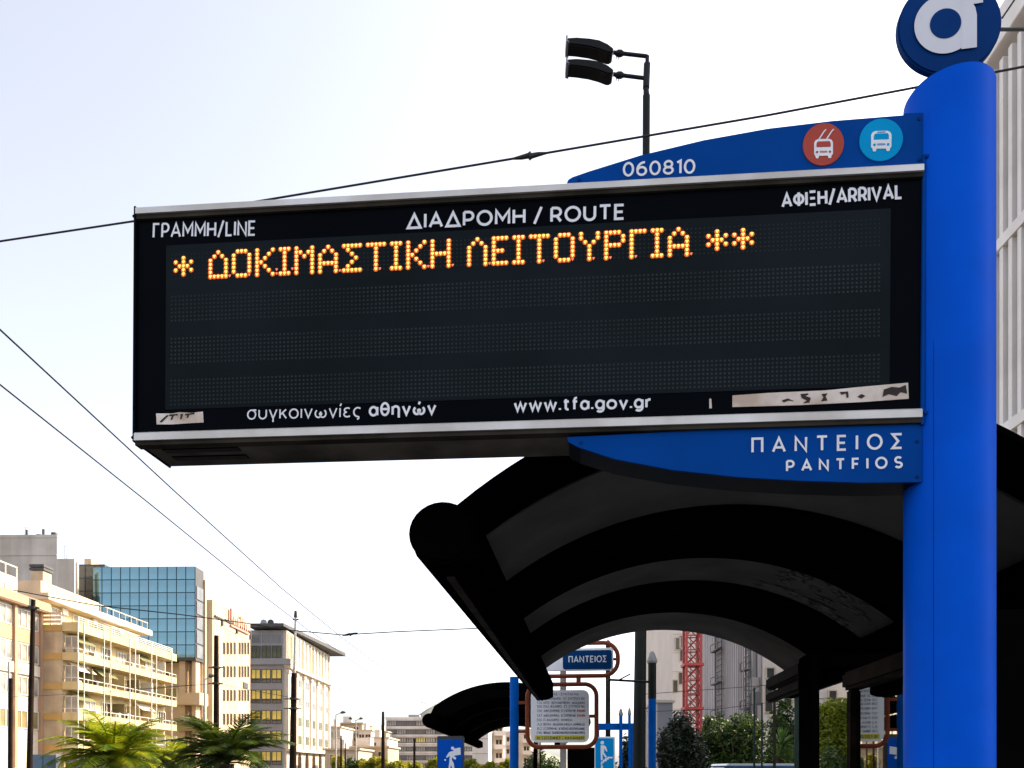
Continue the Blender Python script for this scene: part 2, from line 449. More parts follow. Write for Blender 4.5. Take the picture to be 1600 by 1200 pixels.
# ------------------------------------------------------------------ stroke lettering (own glyphs, Greek and Latin)
def arc(cx, cy, rx, ry, a0, a1, n=14):
    return [(cx + rx * math.cos(R(a0 + (a1 - a0) * i / n)), cy + ry * math.sin(R(a0 + (a1 - a0) * i / n))) for i in range(n + 1)]
def ell(cx, cy, rx, ry):
    return arc(cx, cy, rx, ry, 0, 360, 28)
BOWL = lambda w, t, b: [(0, t), (w - (t - b) / 2, t)] + arc(w - (t - b) / 2, (t + b) / 2, (t - b) / 2, (t - b) / 2, 90, -90, 10) + [(0, b)]
X = 0.70
G = {
 'Γ': (.52, [[(0, 0), (0, 1), (.52, 1)]]),
 'P': (.60, [[(0, 0), (0, 1)], BOWL(.60, 1, .40)]),
 'A': (.82, [[(0, 0), (.41, 1), (.82, 0)], [(.15, .30), (.67, .30)]]),
 'M': (.86, [[(0, 0), (0, 1), (.43, .32), (.86, 1), (.86, 0)]]),
 'H': (.70, [[(0, 0), (0, 1)], [(.70, 0), (.70, 1)], [(0, .5), (.70, .5)]]),
 '/': (.46, [[(0, -.12), (.46, 1.12)]]),
 'L': (.50, [[(0, 1), (0, 0), (.50, 0)]]),
 'I': (.0, [[(0, 0), (0, 1)]]),
 'N': (.72, [[(0, 0), (0, 1), (.72, 0), (.72, 1)]]),
 'E': (.54, [[(.54, 0), (0, 0), (0, 1), (.54, 1)], [(0, .5), (.48, .5)]]),
 'F': (.52, [[(0, 0), (0, 1), (.52, 1)], [(0, .48), (.46, .48)]]),
 'Δ': (.86, [[(0, 0), (.43, 1), (.86, 0), (0, 0)]]),
 'Λ': (.80, [[(0, 0), (.40, 1), (.80, 0)]]),
 'O': (.92, [ell(.46, .5, .46, .5)]),
 'R': (.62, [[(0, 0), (0, 1)], BOWL(.60, 1, .40), [(.34, .40), (.62, 0)]]),
 'U': (.68, [[(0, 1), (0, .34)] + arc(.34, .34, .34, .34, 180, 360, 12) + [(.68, 1)]]),
 'T': (.70, [[(.35, 0), (.35, 1)], [(0, 1), (.70, 1)]]),
 'Φ': (.84, [[(.42, -.03), (.42, 1.03)], ell(.42, .5, .42, .34)]),
 'Ξ': (.56, [[(0, 1), (.56, 1)], [(.05, .5), (.51, .5)], [(0, 0), (.56, 0)]]),
 'V': (.78, [[(0, 1), (.39, 0), (.78, 1)]]),
 'Π': (.68, [[(0, 0), (0, 1), (.68, 1), (.68, 0)]]),
 'Σ': (.62, [[(.62, 1), (0, 1), (.38, .5), (0, 0), (.62, 0)]]),
 'S': (.58, [arc(.29, .74, .28, .26, 35, 270, 12)[:-1] + arc(.29, .24, .29, .24, 90, -150, 12)]),
 'B': (.62, [[(0, 0), (0, 1)], BOWL(.56, 1, .53), BOWL(.62, .53, 0)]),
 'K': (.62, [[(0, 0), (0, 1)], [(.60, 1), (0, .38)], [(.22, .58), (.62, 0)]]),
 'Y': (.74, [[(.37, 0), (.37, .45)], [(0, 1), (.37, .45), (.74, 1)]]),
 'X': (.70, [[(0, 0), (.70, 1)], [(0, 1), (.70, 0)]]),
 'Z': (.64, [[(0, 1), (.64, 1), (0, 0), (.64, 0)]]),
 'Ω': (.86, [[(0, 0), (.28, 0)] + arc(.43, .55, .43, .45, 232, -52, 16) + [(.58, 0), (.86, 0)]]),
 'Θ': (.92, [ell(.46, .5, .46, .5), [(.25, .5), (.67, .5)]]),
 '-': (.34, [[(0, .42), (.34, .42)]]),
 '.': (.0, [[(0, -.02), (0, .13)]]),
 '(': (.16, [arc(.5, .45, .5, .75, 140, 220, 8)]),
 ')': (.16, [arc(-.34, .45, .5, .75, 40, -40, 8)]),
 '0': (.66, [ell(.33, .5, .33, .5)]),
 '1': (.24, [[(0, .86), (.24, 1), (.24, 0)]]),
 '2': (.58, [arc(.29, .70, .28, .30, 160, -40, 12) + [(0, 0), (.58, 0)]]),
 '3': (.56, [arc(.26, .75, .27, .25, 150, -90, 10), arc(.26, .27, .30, .27, 90, -150, 10)]),
 '4': (.64, [[(.46, 0), (.46, 1), (0, .26), (.64, .26)]]),
 '5': (.58, [[(.52, 1), (.08, 1), (.04, .58), (.26, .60)] + arc(.26, .30, .31, .30, 80, -150, 12)]),
 '6': (.62, [ell(.31, .31, .31, .31), arc(.52, .42, .52, .58, 88, 190, 12)]),
 '7': (.58, [[(0, 1), (.58, 1), (.16, 0)]]),
 '8': (.62, [ell(.31, .75, .26, .25), ell(.31, .26, .31, .26)]),
 '9': (.62, [ell(.31, .69, .31, .31), arc(.10, .58, .52, .58, 8, -92, 12)]),
 # lower case
 'σ': (.66, [ell(.32, X / 2, .32, X / 2), [(.32, X), (.70, X)]]),
 'υ': (.58, [[(0, X), (0, .29)] + arc(.29, .29, .29, .29, 180, 360, 10) + [(.58, X)]]),
 'γ': (.58, [[(0, X), (.29, .0)], [(.58, X), (.29, 0), (.29, -.28)]]),
 'κ': (.50, [[(0, 0), (0, X)], [(.48, X), (0, .28)], [(.18, .44), (.50, 0)]]),
 'ο': (.68, [ell(.34, X / 2, .34, X / 2)]),
 'ι': (.0, [[(0, 0), (0, X)]]),
 'ί': (.06, [[(0, 0), (0, X)], [(0, .86), (.10, 1.06)]]),
 'ν': (.58, [[(0, X), (.29, 0), (.58, X)]]),
 'ω': (.86, [arc(.25, .30, .25, .30, 120, 360, 12) + arc(.61, .30, .25, .30, 180, 420, 12), [(.43, .3), (.43, .46)]]),
 'ώ': (.86, [arc(.25, .30, .25, .30, 120, 360, 12) + arc(.61, .30, .25, .30, 180, 420, 12), [(.43, .3), (.43, .46)], [(.40, .82), (.50, 1.04)]]),
 'ε': (.50, [arc(.26, .53, .24, .17, 40, 260, 10), arc(.26, .19, .27, .19, 100, 320, 10)]),
 'ς': (.54, [arc(.32, X / 2, .32, X / 2, 50, 245, 12) + [(.40, -.03), (.40, -.14), (.28, -.22)]]),
 'α': (.62, [ell(.30, X / 2, .30, X / 2), [(.62, 0), (.62, X)]]),
 'θ': (.62, [ell(.31, .5, .31, .5), [(.02, .5), (.60, .5)]]),
 'η': (.52, [[(0, 0), (0, X)], [(0, .44)] + arc(.26, .44, .26, .26, 180, 0, 10) + [(.52, -.26)]]),
 'w': (.92, [[(0, X), (.23, 0), (.46, X), (.69, 0), (.92, X)]]),
 't': (.40, [[(.16, .92), (.16, .18)] + arc(.33, .18, .17, .18, 180, 290, 6), [(0, X), (.40, X)]]),
 'f': (.38, [[(.14, 0), (.14, .84)] + arc(.31, .84, .17, .18, 180, 80, 6), [(0, X), (.36, X)]]),
 'a': (.58, [ell(.29, X / 2, .29, X / 2), [(.58, 0), (.58, X)]]),
 'g': (.60, [ell(.30, X / 2, .30, X / 2), [(.60, X), (.60, .0)] + arc(.31, .0, .29, .28, 0, -140, 10)]),
 'o': (.68, [ell(.34, X / 2, .34, X / 2)]),
 'v': (.58, [[(0, X), (.29, 0), (.58, X)]]),
 'r': (.34, [[(0, 0), (0, X)], [(0, .40)] + arc(.28, .40, .28, .28, 180, 80, 8)]),
}
SAME = {'Ρ': 'P', 'Α': 'A', 'Μ': 'M', 'Η': 'H', 'Ι': 'I', 'Ν': 'N', 'Ε': 'E', 'Ο': 'O', 'Τ': 'T', 'Β': 'B', 'Κ': 'K', 'Υ': 'Y', 'Χ': 'X', 'Ζ': 'Z'}
for k_, v_ in SAME.items():
    G[k_] = G[v_]

def ribbon(pts, w):
    closed = (abs(pts[0][0] - pts[-1][0]) + abs(pts[0][1] - pts[-1][1])) < 1e-6
    P = [Vector(p) for i, p in enumerate(pts) if i == 0 or abs(p[0] - pts[i - 1][0]) + abs(p[1] - pts[i - 1][1]) > 1e-5]
    if closed:
        P = P[:-1]
    n = len(P)
    L, Rr = [], []
    for i in range(n):
        if closed or 0 < i < n - 1:
            d0 = (P[i] - P[i - 1]).normalized()
            d1 = (P[(i + 1) % n] - P[i]).normalized()
        elif i == 0:
            d0 = d1 = (P[1] - P[0]).normalized()
        else:
            d0 = d1 = (P[-1] - P[-2]).normalized()
        n0 = Vector((-d0.y, d0.x))
        n1 = Vector((-d1.y, d1.x))
        m_ = n0 + n1
        if m_.length < 1e-4:
            m_ = n0.copy()
        m_.normalize()
        k = min(1.0 / max(m_.dot(n0), 0.35), 2.2)
        L.append(P[i] + m_ * (w / 2 * k))
        Rr.append(P[i] - m_ * (w / 2 * k))
    q = []
    for i in range(n if closed else n - 1):
        j = (i + 1) % n
        q.append((L[i], L[j], Rr[j], Rr[i]))
    return q

def lettering(txt, p0, p1, cap, weight, fn, track=0.22, space=0.42, lift=0.0):
    """txt from baseline point p0 to p1 (plane coords), capital height cap; fn(a,b,depth)->xyz"""
    w = weight
    xs, x = [], w / 2
    for ch in txt:
        if ch == ' ':
            x += space
            continue
        xs.append((ch, x))
        x += G[ch][0] + w + track
    total = x - track - w / 2
    vx = (p1[0] - p0[0], p1[1] - p0[1])
    ln = math.hypot(*vx)
    sx = ln / total
    e = (vx[0] / ln, vx[1] / ln)
    nrm = (-e[1], e[0])
    mb = MB()
    k = 0
    for ch, x0 in xs:
        for st in G[ch][1]:
            sh = [((x0 + px) * sx / cap, w / 2 + py * (1 - w)) for px, py in st]   # in cap units
            if len(sh) > 2 and abs(sh[0][0] - sh[-1][0]) + abs(sh[0][1] - sh[-1][1]) < 1e-6:
                sh[-1] = sh[0]
            k += 1
            dep = lift - 0.00012 * (k % 7)
            for quad in ribbon(sh, w):
                vs = []
                for p in quad:
                    a, b = p.x * cap, p.y * cap
                    vs.append(fn(p0[0] + e[0] * a + nrm[0] * b, p0[1] + e[1] * a + nrm[1] * b, dep))
                mb.add(vs, [(0, 1, 2, 3)])
    return mb

# ================================================================== SETTING
g = MB().add([(-3000, -3000, -0.02), (3000, -3000, -0.02), (3000, 4000, -0.02), (-3000, 4000, -0.02)], [(0, 1, 2, 3)])
structure('ground', g, 'earth')
def sheet(x0, x1, y0, y1, z, th=TH2):
    vs = [(*world(a, b, th), z) for a, b in ((x0, y0), (x1, y0), (x1, y1), (x0, y1))]
    return MB().add(vs, [(0, 1, 2, 3)])
def slab(x0, x1, y0, y1, z0, z1, th=TH2):
    return MB().box(x0, x1, y0, y1, z0, z1).mapped(lambda a, b, c: (*world(a, b, th), c))
structure('road', sheet(-40, -1.6, -60, 420, 0.0), 'asphalt')
structure('pavement', slab(-1.45, 16, -60, 120, -0.01, 0.13), 'paving')
structure('kerb', slab(-1.6, -1.45, -60, 120, -0.01, 0.135), 'kerb')
structure('far_pavement', slab(-47, -40, -60, 420, -0.01, 0.13), 'paving')
structure('median', slab(-20.5, -15.0, -40, 400, -0.01, 0.16), 'kerb')
ml = MB()
for r_ in (-5.2, -8.8, -12.0, -24, -28, -32, -36):
    for k in range(40):
        y = -40 + k * 9
        a = [(*world(p, q, TH2), 0.004) for p, q in ((r_, y), (r_ + .12, y), (r_ + .12, y + 3), (r_, y + 3))]
        ml.add(a, [(0, 1, 2, 3)])
structure('road_markings', ml, 'paint')
# far hill
hb = MB()
nx, ny = 34, 10
hp = []
for j in range(ny + 1):
    for i in range(nx + 1):
        x = -520 + 1000 * i / nx
        y = 1500 + 700 * j / ny
        e = math.exp(-((x + 165) / 125) ** 2) * 118 + math.exp(-((x + 60) / 210) ** 2) * 62
        f = math.sin(math.pi * min(1, j / ny * 1.0)) ** 0.7
        hp.append((x, y, max(-1, e * f + random.uniform(-3, 3) * f - 1)))
hb.v = hp
for j in range(ny):
    for i in range(nx):
        q = j * (nx + 1) + i
        hb.f.append((q, q + 1, q + nx + 2, q + nx + 1))
structure('hill', hb, 'hill', True)

# ================================================================== THE DISPLAY SIGN
DS = 2.10
RB, ZB = lp(215, 684, DS, TH1)          # lower left corner of the face
PHI = R(0.38)
def unroll(r, z):
    x, y = r - RB, z - ZB
    return (x * math.cos(PHI) - y * math.sin(PHI), x * math.sin(PHI) + y * math.cos(PHI))
KY = 0.0175                              # the board hangs one degree off the pole's axis
def P(u, v, D=DS):
    a = ray(u)
    p = a * math.cos(TH1) - math.sin(TH1)
    q = a * math.sin(TH1) + math.cos(TH1)
    t = (D - KY * RB) / (q - KY * p)
    return unroll(t * p, CAMZ + (1203 - v) / 1200.0 * t)
def SW(a, b, d=0.0):                     # sign plane coords + depth behind the face -> frame coords
    return (RB + a * math.cos(PHI) + b * math.sin(PHI), DS + d + KY * a, ZB - a * math.sin(PHI) + b * math.cos(PHI))
def smap(mb):                            # mesh drawn as (a, depth, b)
    return mb.mapped(lambda a, d, b: SW(a, b, d))

POLE_R, POLE_D, POLE_RAD = 0.9756, 2.20, 0.1104
sg = Thing('bus_stop_display', 'black electronic departure board with amber dot text on thick bright blue pole', 'departure board', (POLE_R, POLE_D, 0), TH1)
zt = lp(1490, 104, POLE_D - 0.1, TH1)[1]
pole = sg.part('pole', MB().cyl(POLE_R, POLE_D, 0.1, zt, POLE_RAD, n=64), 'pole_blue', smooth=True)
sg.part('base_flange', MB().cyl(POLE_R, POLE_D, 0.12, 0.16, 0.2, n=32), 'deep_blue', pole, smooth=True)
sg.part('pole_cap', MB().cyl(POLE_R, POLE_D, zt, zt + 0.006, POLE_RAD - 0.004, n=48), 'deep_blue', pole, smooth=True)
sm_ = math.radians(228)
sg.part('seam', MB().box(POLE_R - .1, POLE_R + .1, 0, 1, 0, 1).mapped(lambda a, b, c: (POLE_R + (POLE_RAD + (.0008 if a > POLE_R else -.002)) * math.cos(sm_ + (b - .5) * .011), POLE_D + (POLE_RAD + (.0008 if a > POLE_R else -.002)) * math.sin(sm_ + (b - .5) * .011), .2 + c * (zt - .9))), 'sign_blue', pole)
# cabinet
aL = P(212, 690)[0]
aR = P(1440, 640)[0]
bT = P(215, 330)[1]
cab = sg.part('cabinet', smap(MB().box(aL, aR, 0.004, 0.182, 0, bT)), 'navy', bevel=0.004)
gl = sg.part('display_panel', smap(MB().box(aL + .004, aR - .006, -0.002, 0.006, 0.012, bT - .004)), 'black_glass')
sg.part('end_cap', smap(MB().box(aL - .004, aL + .003, -0.012, 0.186, -0.016, bT + .008)), 'navy', cab, bevel=0.002)
b0 = P(260, 641)[1]
b1 = P(260, 385)[1]
a0 = P(260, 500)[0]
a1 = P(1390, 480)[0]
scr = sg.part('screen', smap(MB().box(a0, a1, -0.0035, -0.0015, b0, b1)), 'screen')
# rails
def rail(z0, z1, name):
    prof = [(-0.016, z0), (-0.016, z1 - .004), (-0.012, z1), (0.03, z1), (0.03, z0)]
    mb = MB().prism_yz(prof, aL + .004, aR - .004)
    return sg.part(name, smap(mb), 'alu', cab)
rail(bT - .018, bT + .002, 'top_rail')
rail(-0.014, 0.010, 'bottom_rail')
sg.part('rail_lip', smap(MB().box(aL + .004, aR - .004, -0.010, 0.004, bT - .030, bT - .0182)), 'alu_dirty', cab)
sg.part('rail_lip', smap(MB().box(aL + .004, aR - .004, -0.010, 0.02, -.026, -.0142)), 'alu_dirty', cab)
sg.part('underside', smap(MB().box(aL + .004, aR - .004, 0.021, 0.180, -.012, -.001)), 'underside', cab)
sg.part('vent_slot', smap(MB().box(aL + .05, aL + .28, 0.05, 0.075, -.016, -.0122)), 'navy', cab)
sg.part('vent_slot', smap(MB().box(aL + .05, aL + .28, 0.105, 0.13, -.016, -.0122)), 'navy', cab)
sg.part('edge_trim', smap(MB().box(aR - .004, aR + .004, -0.008, 0.05, -.03, bT + .03)), 'sign_blue', cab)
for bb in (bT + .022, 0.0):
    sg.part('bolt', smap(MB().box(aR + .000, aR + .010, -0.014, -0.004, bb - .005, bb + .005)), 'sign_blue', cab, bevel=.002)
sg.part('bolt', smap(MB().box(aL - .012, aL - .004, -0.006, 0.002, -.004, .004)), 'navy', cab, bevel=.002)
sg.part('bolt', smap(MB().box(aL - .012, aL - .004, -0.006, 0.002, bT - .02, bT - .012)), 'navy', cab, bevel=.002)

def sign_text(txt, p0, p1, cap_px, weight, track=.22, space=.42, depth=-0.0040, D=DS, m='white_letter', parent=gl):
    q0, q1 = P(*p0, D), P(*p1, D)
    um, vm = (p0[0] + p1[0]) / 2, (p0[1] + p1[1]) / 2
    cap = P(um, vm - cap_px, D)[1] - P(um, vm, D)[1]
    mb = lettering(txt, q0, q1, cap, weight, lambda a, b, d: SW(a, b, (D - DS) + depth + d), track, space)
    return sg.part('lettering', mb, m, parent)
sign_text('ΓΡΑΜΜΗ/LINE', (240, 374), (400, 370), 24, .135, .17)
sign_text('ΔΙΑΔΡΟΜΗ / ROUTE', (636, 360), (976, 345), 25, .165, .16, .36)
sign_text('ΑΦΙΞΗ/ARRIVAL', (1221, 327), (1409, 313), 24, .17, .14)
sign_text('συγκοινωνίες', (387, 657), (565, 653), 22, .105, .17)
sign_text('αθηνών', (577, 652), (682, 649), 22, .165, .17)
sign_text('www.tfa.gov.gr', (803, 645), (1018, 639), 21, .175, .15)

# LED matrix
LED = {
 'Δ': '..#.. .#.#. #...# #...# #...# #...# #####', 'Ο': '.###. #...# #...# #...# #...# #...# .###.',
 'Κ': '#...# #..#. #.#.. ##... #.#.. #..#. #...#', 'Ι': '### .#. .#. .#. .#. .#. ###',
 'Μ': '#...# ##.## #.#.# #...# #...# #...# #...#', 'Α': '..#.. .#.#. #...# #...# ##### #...# #...#',
 'Σ': '##### .#... ..#.. ...#. ..#.. .#... #####', 'Τ': '##### ..#.. ..#.. ..#.. ..#.. ..#.. ..#..',
 'Η': '#...# #...# #...# ##### #...# #...# #...#', 'Λ': '..#.. .#.#. #...# #...# #...# #...# #...#',
 'Ε': '#### #... #... ###. #... #... ####', 'Υ': '#...# #...# .#.#. ..#.. ..#.. ..#.. ..#..',
 'Ρ': '####. #...# #...# ####. #.... #.... #....', 'Γ': '#### #... #... #... #... #... #...',
 '*': '..... ..#.. #.#.# .###. #.#.# ..#.. .....'}
cols = []
x = 0
lit = []
dim = []
for wd_ in ('*', 'ΔΟΚΙΜΑΣΤΙΚΗ', 'ΛΕΙΤΟΥΡΓΙΑ', '**'):
    for ch in wd_:
        rows = LED[ch].split()
        for j, rw in enumerate(rows):
            for i, c in enumerate(rw):
                if c == '#':
                    lit.append((x + i, j))
        if ch in 'ΔΟΚΤΗΛΥΡΓΑ':
            k = max(i for i, c in enumerate(rows[6]) if c == '#')
            dim.append((x + k + 1, 6))
        if ch in 'ΙΑΚ' and x % 3 == 0:
            dim.append((x + len(rows[0]), 5))
        x += len(rows[0]) + 1
    x += 3
ncol = max(c for c, r_ in lit)
pA = P(276, 416)
pB = P(1174, 374)
pit = (pB[0] - pA[0]) / ncol
top = (P(347, 396)[1] + P(1020, 362)[1]) / 2
dim = [d for d in dim if d not in set(lit)]
def dot(mb, a, b, r, d, n=6, tri=False):
    if tri:
        vs = [SW(a - r, b + r * .75, d), SW(a - r * .4, b + r, d), SW(a + r * .7, b + r, d), SW(a + r, b + r * .6, d), SW(a + r * .35, b - r * .6, d), SW(a, b - r, d), SW(a - r * .35, b - r * .6, d)]
    else:
        vs = [SW(a + r * math.cos(2 * math.pi * i / n), b + r * math.sin(2 * math.pi * i / n), d) for i in range(n)]
    mb.add(vs, [tuple(range(len(vs)))])
off = MB()
ls = set(lit) | set(dim)
bounds = [0, 7, 72, 129, 400]
for k in range(4):
    core, lens, dm = MB(), MB(), MB()  # lens collects the painted halo discs set behind the lit dots
    for c, j in lit:
        if bounds[k] <= c < bounds[k + 1]:
            a, b = pA[0] + c * pit, top - j * pit
            dot(core, a, b, pit * .37, -0.0052, tri=True)
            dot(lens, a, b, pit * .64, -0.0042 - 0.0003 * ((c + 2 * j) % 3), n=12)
    for c, j in dim:
        if bounds[k] <= c < bounds[k + 1]:
            dot(dm, pA[0] + c * pit, top - j * pit, pit * .34, -0.0050, tri=True)
    sg.part('amber_dots', core, 'led_core', scr)
    sg.part('amber_halos', lens, 'led_halo', scr)
    if dm.v:
        sg.part('red_dots', dm, 'led_dim', scr)
nc = int((a1 - 0.012 - pA[0]) / pit)
for k in range(4):
    for j in range(7):
        for c in range(-1, nc):
            if k == 0 and (c, j) in ls:
                continue
            dot(off, pA[0] + c * pit, top - (k * 10.5 + j) * pit, pit * (.20 if k == 0 else .30), -0.0040)
o_ = sg.part('dark_dots', off, 'led_off', scr)
o_['kind'] = 'stuff'
# stickers
def quad_part(pts, m, depth, name, parent, D=DS):
    q = [P(u, v, D) for u, v in pts]
    mb = MB()
    n = len(q)
    mb.add([SW(a, b, depth) for a, b in q] + [SW(a, b, depth + .0012) for a, b in q],
           [tuple(range(n)), tuple(range(2 * n - 1, n - 1, -1))] + [(i, i + n, (i + 1) % n + n, (i + 1) % n) for i in range(n)])
    return sg.part(name, mb, m, parent)
st = quad_part([(245, 647), (270, 647), (282, 645), (300, 646), (318, 644), (319, 661), (298, 662), (270, 664), (246, 664)], 'paper', -0.004, 'torn_sticker', None)
for mk in ([(251, 660), (262, 650), (265, 650), (254, 661)], [(266, 649), (279, 648), (279, 650), (273, 650), (270, 657), (268, 657), (270, 651), (266, 651)],
           [(284, 648), (287, 648), (285, 656), (283, 656)], [(291, 648), (305, 646), (305, 648), (297, 649), (295, 654), (293, 654), (294, 650), (291, 650)]):
    quad_part(mk, 'ink', -0.0055, 'ink_mark', st)
st = quad_part([(1144, 619), (1200, 615), (1290, 611), (1340, 606), (1418, 599), (1419, 624), (1350, 629), (1250, 634), (1144, 637)], 'paper', -0.004, 'paper_strip', None)
quad_part([(1108, 624), (1111, 624), (1112, 639), (1108, 639)], 'paper', -0.004, 'torn_sticker', gl)
for mk in ([(1380, 610), (1392, 606), (1404, 607), (1414, 603), (1416, 616), (1406, 614), (1400, 620), (1388, 617), (1378, 621)],
           [(1250, 617), (1262, 616), (1262, 618), (1257, 620), (1266, 623), (1264, 630), (1254, 631), (1260, 627), (1252, 623)],
           [(1283, 617), (1292, 616), (1289, 621), (1292, 627), (1282, 628), (1286, 622)],
           [(1311, 614), (1324, 613), (1325, 622), (1322, 623), (1321, 616), (1314, 618)],
           [(1339, 621), (1345, 617), (1351, 620), (1345, 624)],
           [(1221, 627), (1230, 624), (1240, 628), (1231, 627), (1224, 630)]):
    quad_part(mk, 'ink', -0.0055, 'ink_mark', st)

# wing panels
DW = DS + 0.0
def wing(pts, name):
    q = [P(u, v, DW) for u, v in pts]
    mb = MB().prism_xz(q, 0.0, 0.008)
    w_ = sg.part(name, smap(mb), 'sign_blue', None)
    cx = sum(p[0] for p in q) / len(q)
    cz = sum(p[1] for p in q) / len(q)
    q2 = [(cx + (p[0] - cx) * .992, cz + (p[1] - cz) * .96) for p in q]
    sg.part('wing_core', smap(MB().prism_xz(q2, 0.0085, 0.11)), 'navy', w_)
    return w_
up = wing([(886, 293), (886, 285), (888, 281), (894, 277), (920, 268), (1000, 243), (1100, 219), (1200, 201), (1300, 189), (1411, 180), (1414, 177), (1446, 176), (1446, 264)], 'upper_wing')
lw = wing([(886, 683), (888, 690), (905, 699), (960, 717), (1050, 734), (1150, 745), (1250, 751), (1350, 754), (1441, 753), (1441, 655)], 'lower_wing')
for w_, uv in ((up, ((1436, 186), (1436, 250), (905, 281))), (lw, ((1433, 745), (1433, 690), (908, 692)))):
    for u, v in uv:
        a, b = P(u, v, DW)
        n = 10
        sg.part('screw', smap(MB().loft([[(a + .0045 * math.cos(2 * math.pi * i / n), dd, b + .0045 * math.sin(2 * math.pi * i / n)) for i in range(n)] for dd in (-.002, .001)])), 'deep_blue', w_)
sign_text('060810', (973, 277), (1086, 272), 23, .155, .17, depth=-.0015, D=DW, parent=up)
sign_text('ΠΑΝΤΕΙΟΣ', (1174, 709), (1410, 702), 25, .15, .62, depth=-.0015, D=DW, parent=lw)
sign_text('PANTFIOS', (1228, 738), (1410, 732), 19, .18, .62, depth=-.0015, D=DW, parent=lw)

def icon_disc(cu, cv, ru, rv, m, bus, parent):
    c0 = P(cu, cv, DW)
    rx = P(cu + ru, cv, DW)[0] - c0[0]
    ry = P(cu, cv - rv, DW)[1] - c0[1]
    pts = [(c0[0] + rx * math.cos(2 * math.pi * i / 48), c0[1] + ry * math.sin(2 * math.pi * i / 48)) for i in range(48)]
    dsc = sg.part('roundel', smap(MB().prism_xz(pts, -0.0035, -0.0002)), m, parent)
    k = rx / 32.0
    Q = lambda px, py, dd: SW(c0[0] + px * k, c0[1] + py * k - (px * k) * .03, dd)
    def pg(pl, dd, mm, nm):
        mb = MB()
        mb.add([Q(px, py, dd) for px, py in pl], [tuple(range(len(pl)))])
        sg.part(nm, mb, mm, dsc)
    body = [(-15, -11), (-15, 7), (-13, 11), (-9, 13), (9, 13), (13, 11), (15, 7), (15, -11), (13, -14), (12, -18), (8, -18), (7, -14), (-7, -14), (-8, -18), (-12, -18), (-13, -14)]
    if not bus:
        body = [(px * .98, py - 5) for px, py in body]
    pg(body, -0.0045, 'white_letter', 'vehicle_symbol')
    o = 0 if bus else -5
    pg([(-11, 0 + o), (-11, 6 + o), (-9, 9 + o), (9, 9 + o), (11, 6 + o), (11, 0 + o)], -0.0052, m, 'windscreen')
    mb = MB()
    for px in (-10, 10):
        mb.add([Q(px + 2 * math.cos(t * .785), -8 + o + 2 * math.sin(t * .785), -0.0052) for t in range(8)], [tuple(range(8))])
    for j in range(3):
        mb.add([Q(-6, -9 + o + j * 1.1, -.0052), Q(6, -9 + o + j * 1.1, -.0052), Q(6, -8.5 + o + j * 1.1, -.0052), Q(-6, -8.5 + o + j * 1.1, -.0052)], [(0, 1, 2, 3)])
    sg.part('headlamps', mb, m, dsc)
    if bus:
        pg([(-6, 10.3), (-6, 11.8), (6, 11.8), (6, 10.3)], -0.0052, m, 'route_board')
    else:
        for x0, x1 in ((-7, 2), (5, 14)):
            pg([(x0 - 1.2, 8), (x1 - 1.2, 22), (x1 + 1.2, 22), (x0 + 1.2, 8)], -0.0050, 'white_letter', 'trolley_arm')
            pg([(x1 - 1.6, 19.5), (x1 + .2, 23), (x1 + 2.4, 23), (x1, 19.5)], -0.0055, 'white_letter', 'trolley_arm')
icon_disc(1286, 227, 32, 33, 'red_disc', False, None)
icon_disc(1376, 220, 34, 33, 'cyan_disc', True, None)

# roundel with the letter on the pole's head
DR = POLE_D - 0.03
c0 = lp(1484, 38, DR, TH1)
rr = lp(1566, 38, DR, TH1)[0] - c0[0]
ring = [(c0[0] + rr * math.cos(2 * math.pi * i / 72), c0[1] + rr * .99 * math.sin(2 * math.pi * i / 72)) for i in range(72)]
rd = sg.part('head_roundel', MB().prism_xz(ring, DR, DR + 0.022), 'deep_blue', smooth=False, bevel=.004)
ca = lp(1477, 37.5, DR - .003, TH1)
kp = (lp(1525, 37.5, DR - .003, TH1)[0] - ca[0]) / 48.0
mb = MB()
N = 56
def ringpt(r_, i):
    t = 2 * math.pi * i / N
    return (ca[0] + r_ * kp * math.cos(t), DR - .004, ca[1] + r_ * kp * math.sin(t))
vs = [ringpt(49, i) for i in range(N)] + [ringpt(24.5, i) for i in range(N)]
mb.add(vs, [(i, (i + 1) % N, (i + 1) % N + N, i + N) for i in range(N)])
stem = [(25, -44.5), (49, -43.5), (49, 12), (46, 24), (43.5, 29), (58.5, 29), (58.5, 49), (33, 49), (31, 34)]
mb.add([(ca[0] + px * kp, DR - .0045, ca[1] + py * kp) for px, py in [(25, -44.5), (49, -43.5), (49, 10), (46.5, 22), (43.5, 28), (58.5, 29), (58.5, 50), (26, 50)]], [tuple(range(8))])
hole = [ringpt(24.5, i) for i in range(N)]
mb.add([(a, DR - .0001, c) for a, b, c in hole[:3]], [(0, 1, 2)])
sg.part('letter', mb, 'roundel_letter', rd)
mb = MB()
mb.add([(a, DR - .0052, c) for a, b, c in hole], [tuple(range(N))])
sg.part('letter_counter', mb, 'deep_blue', rd)

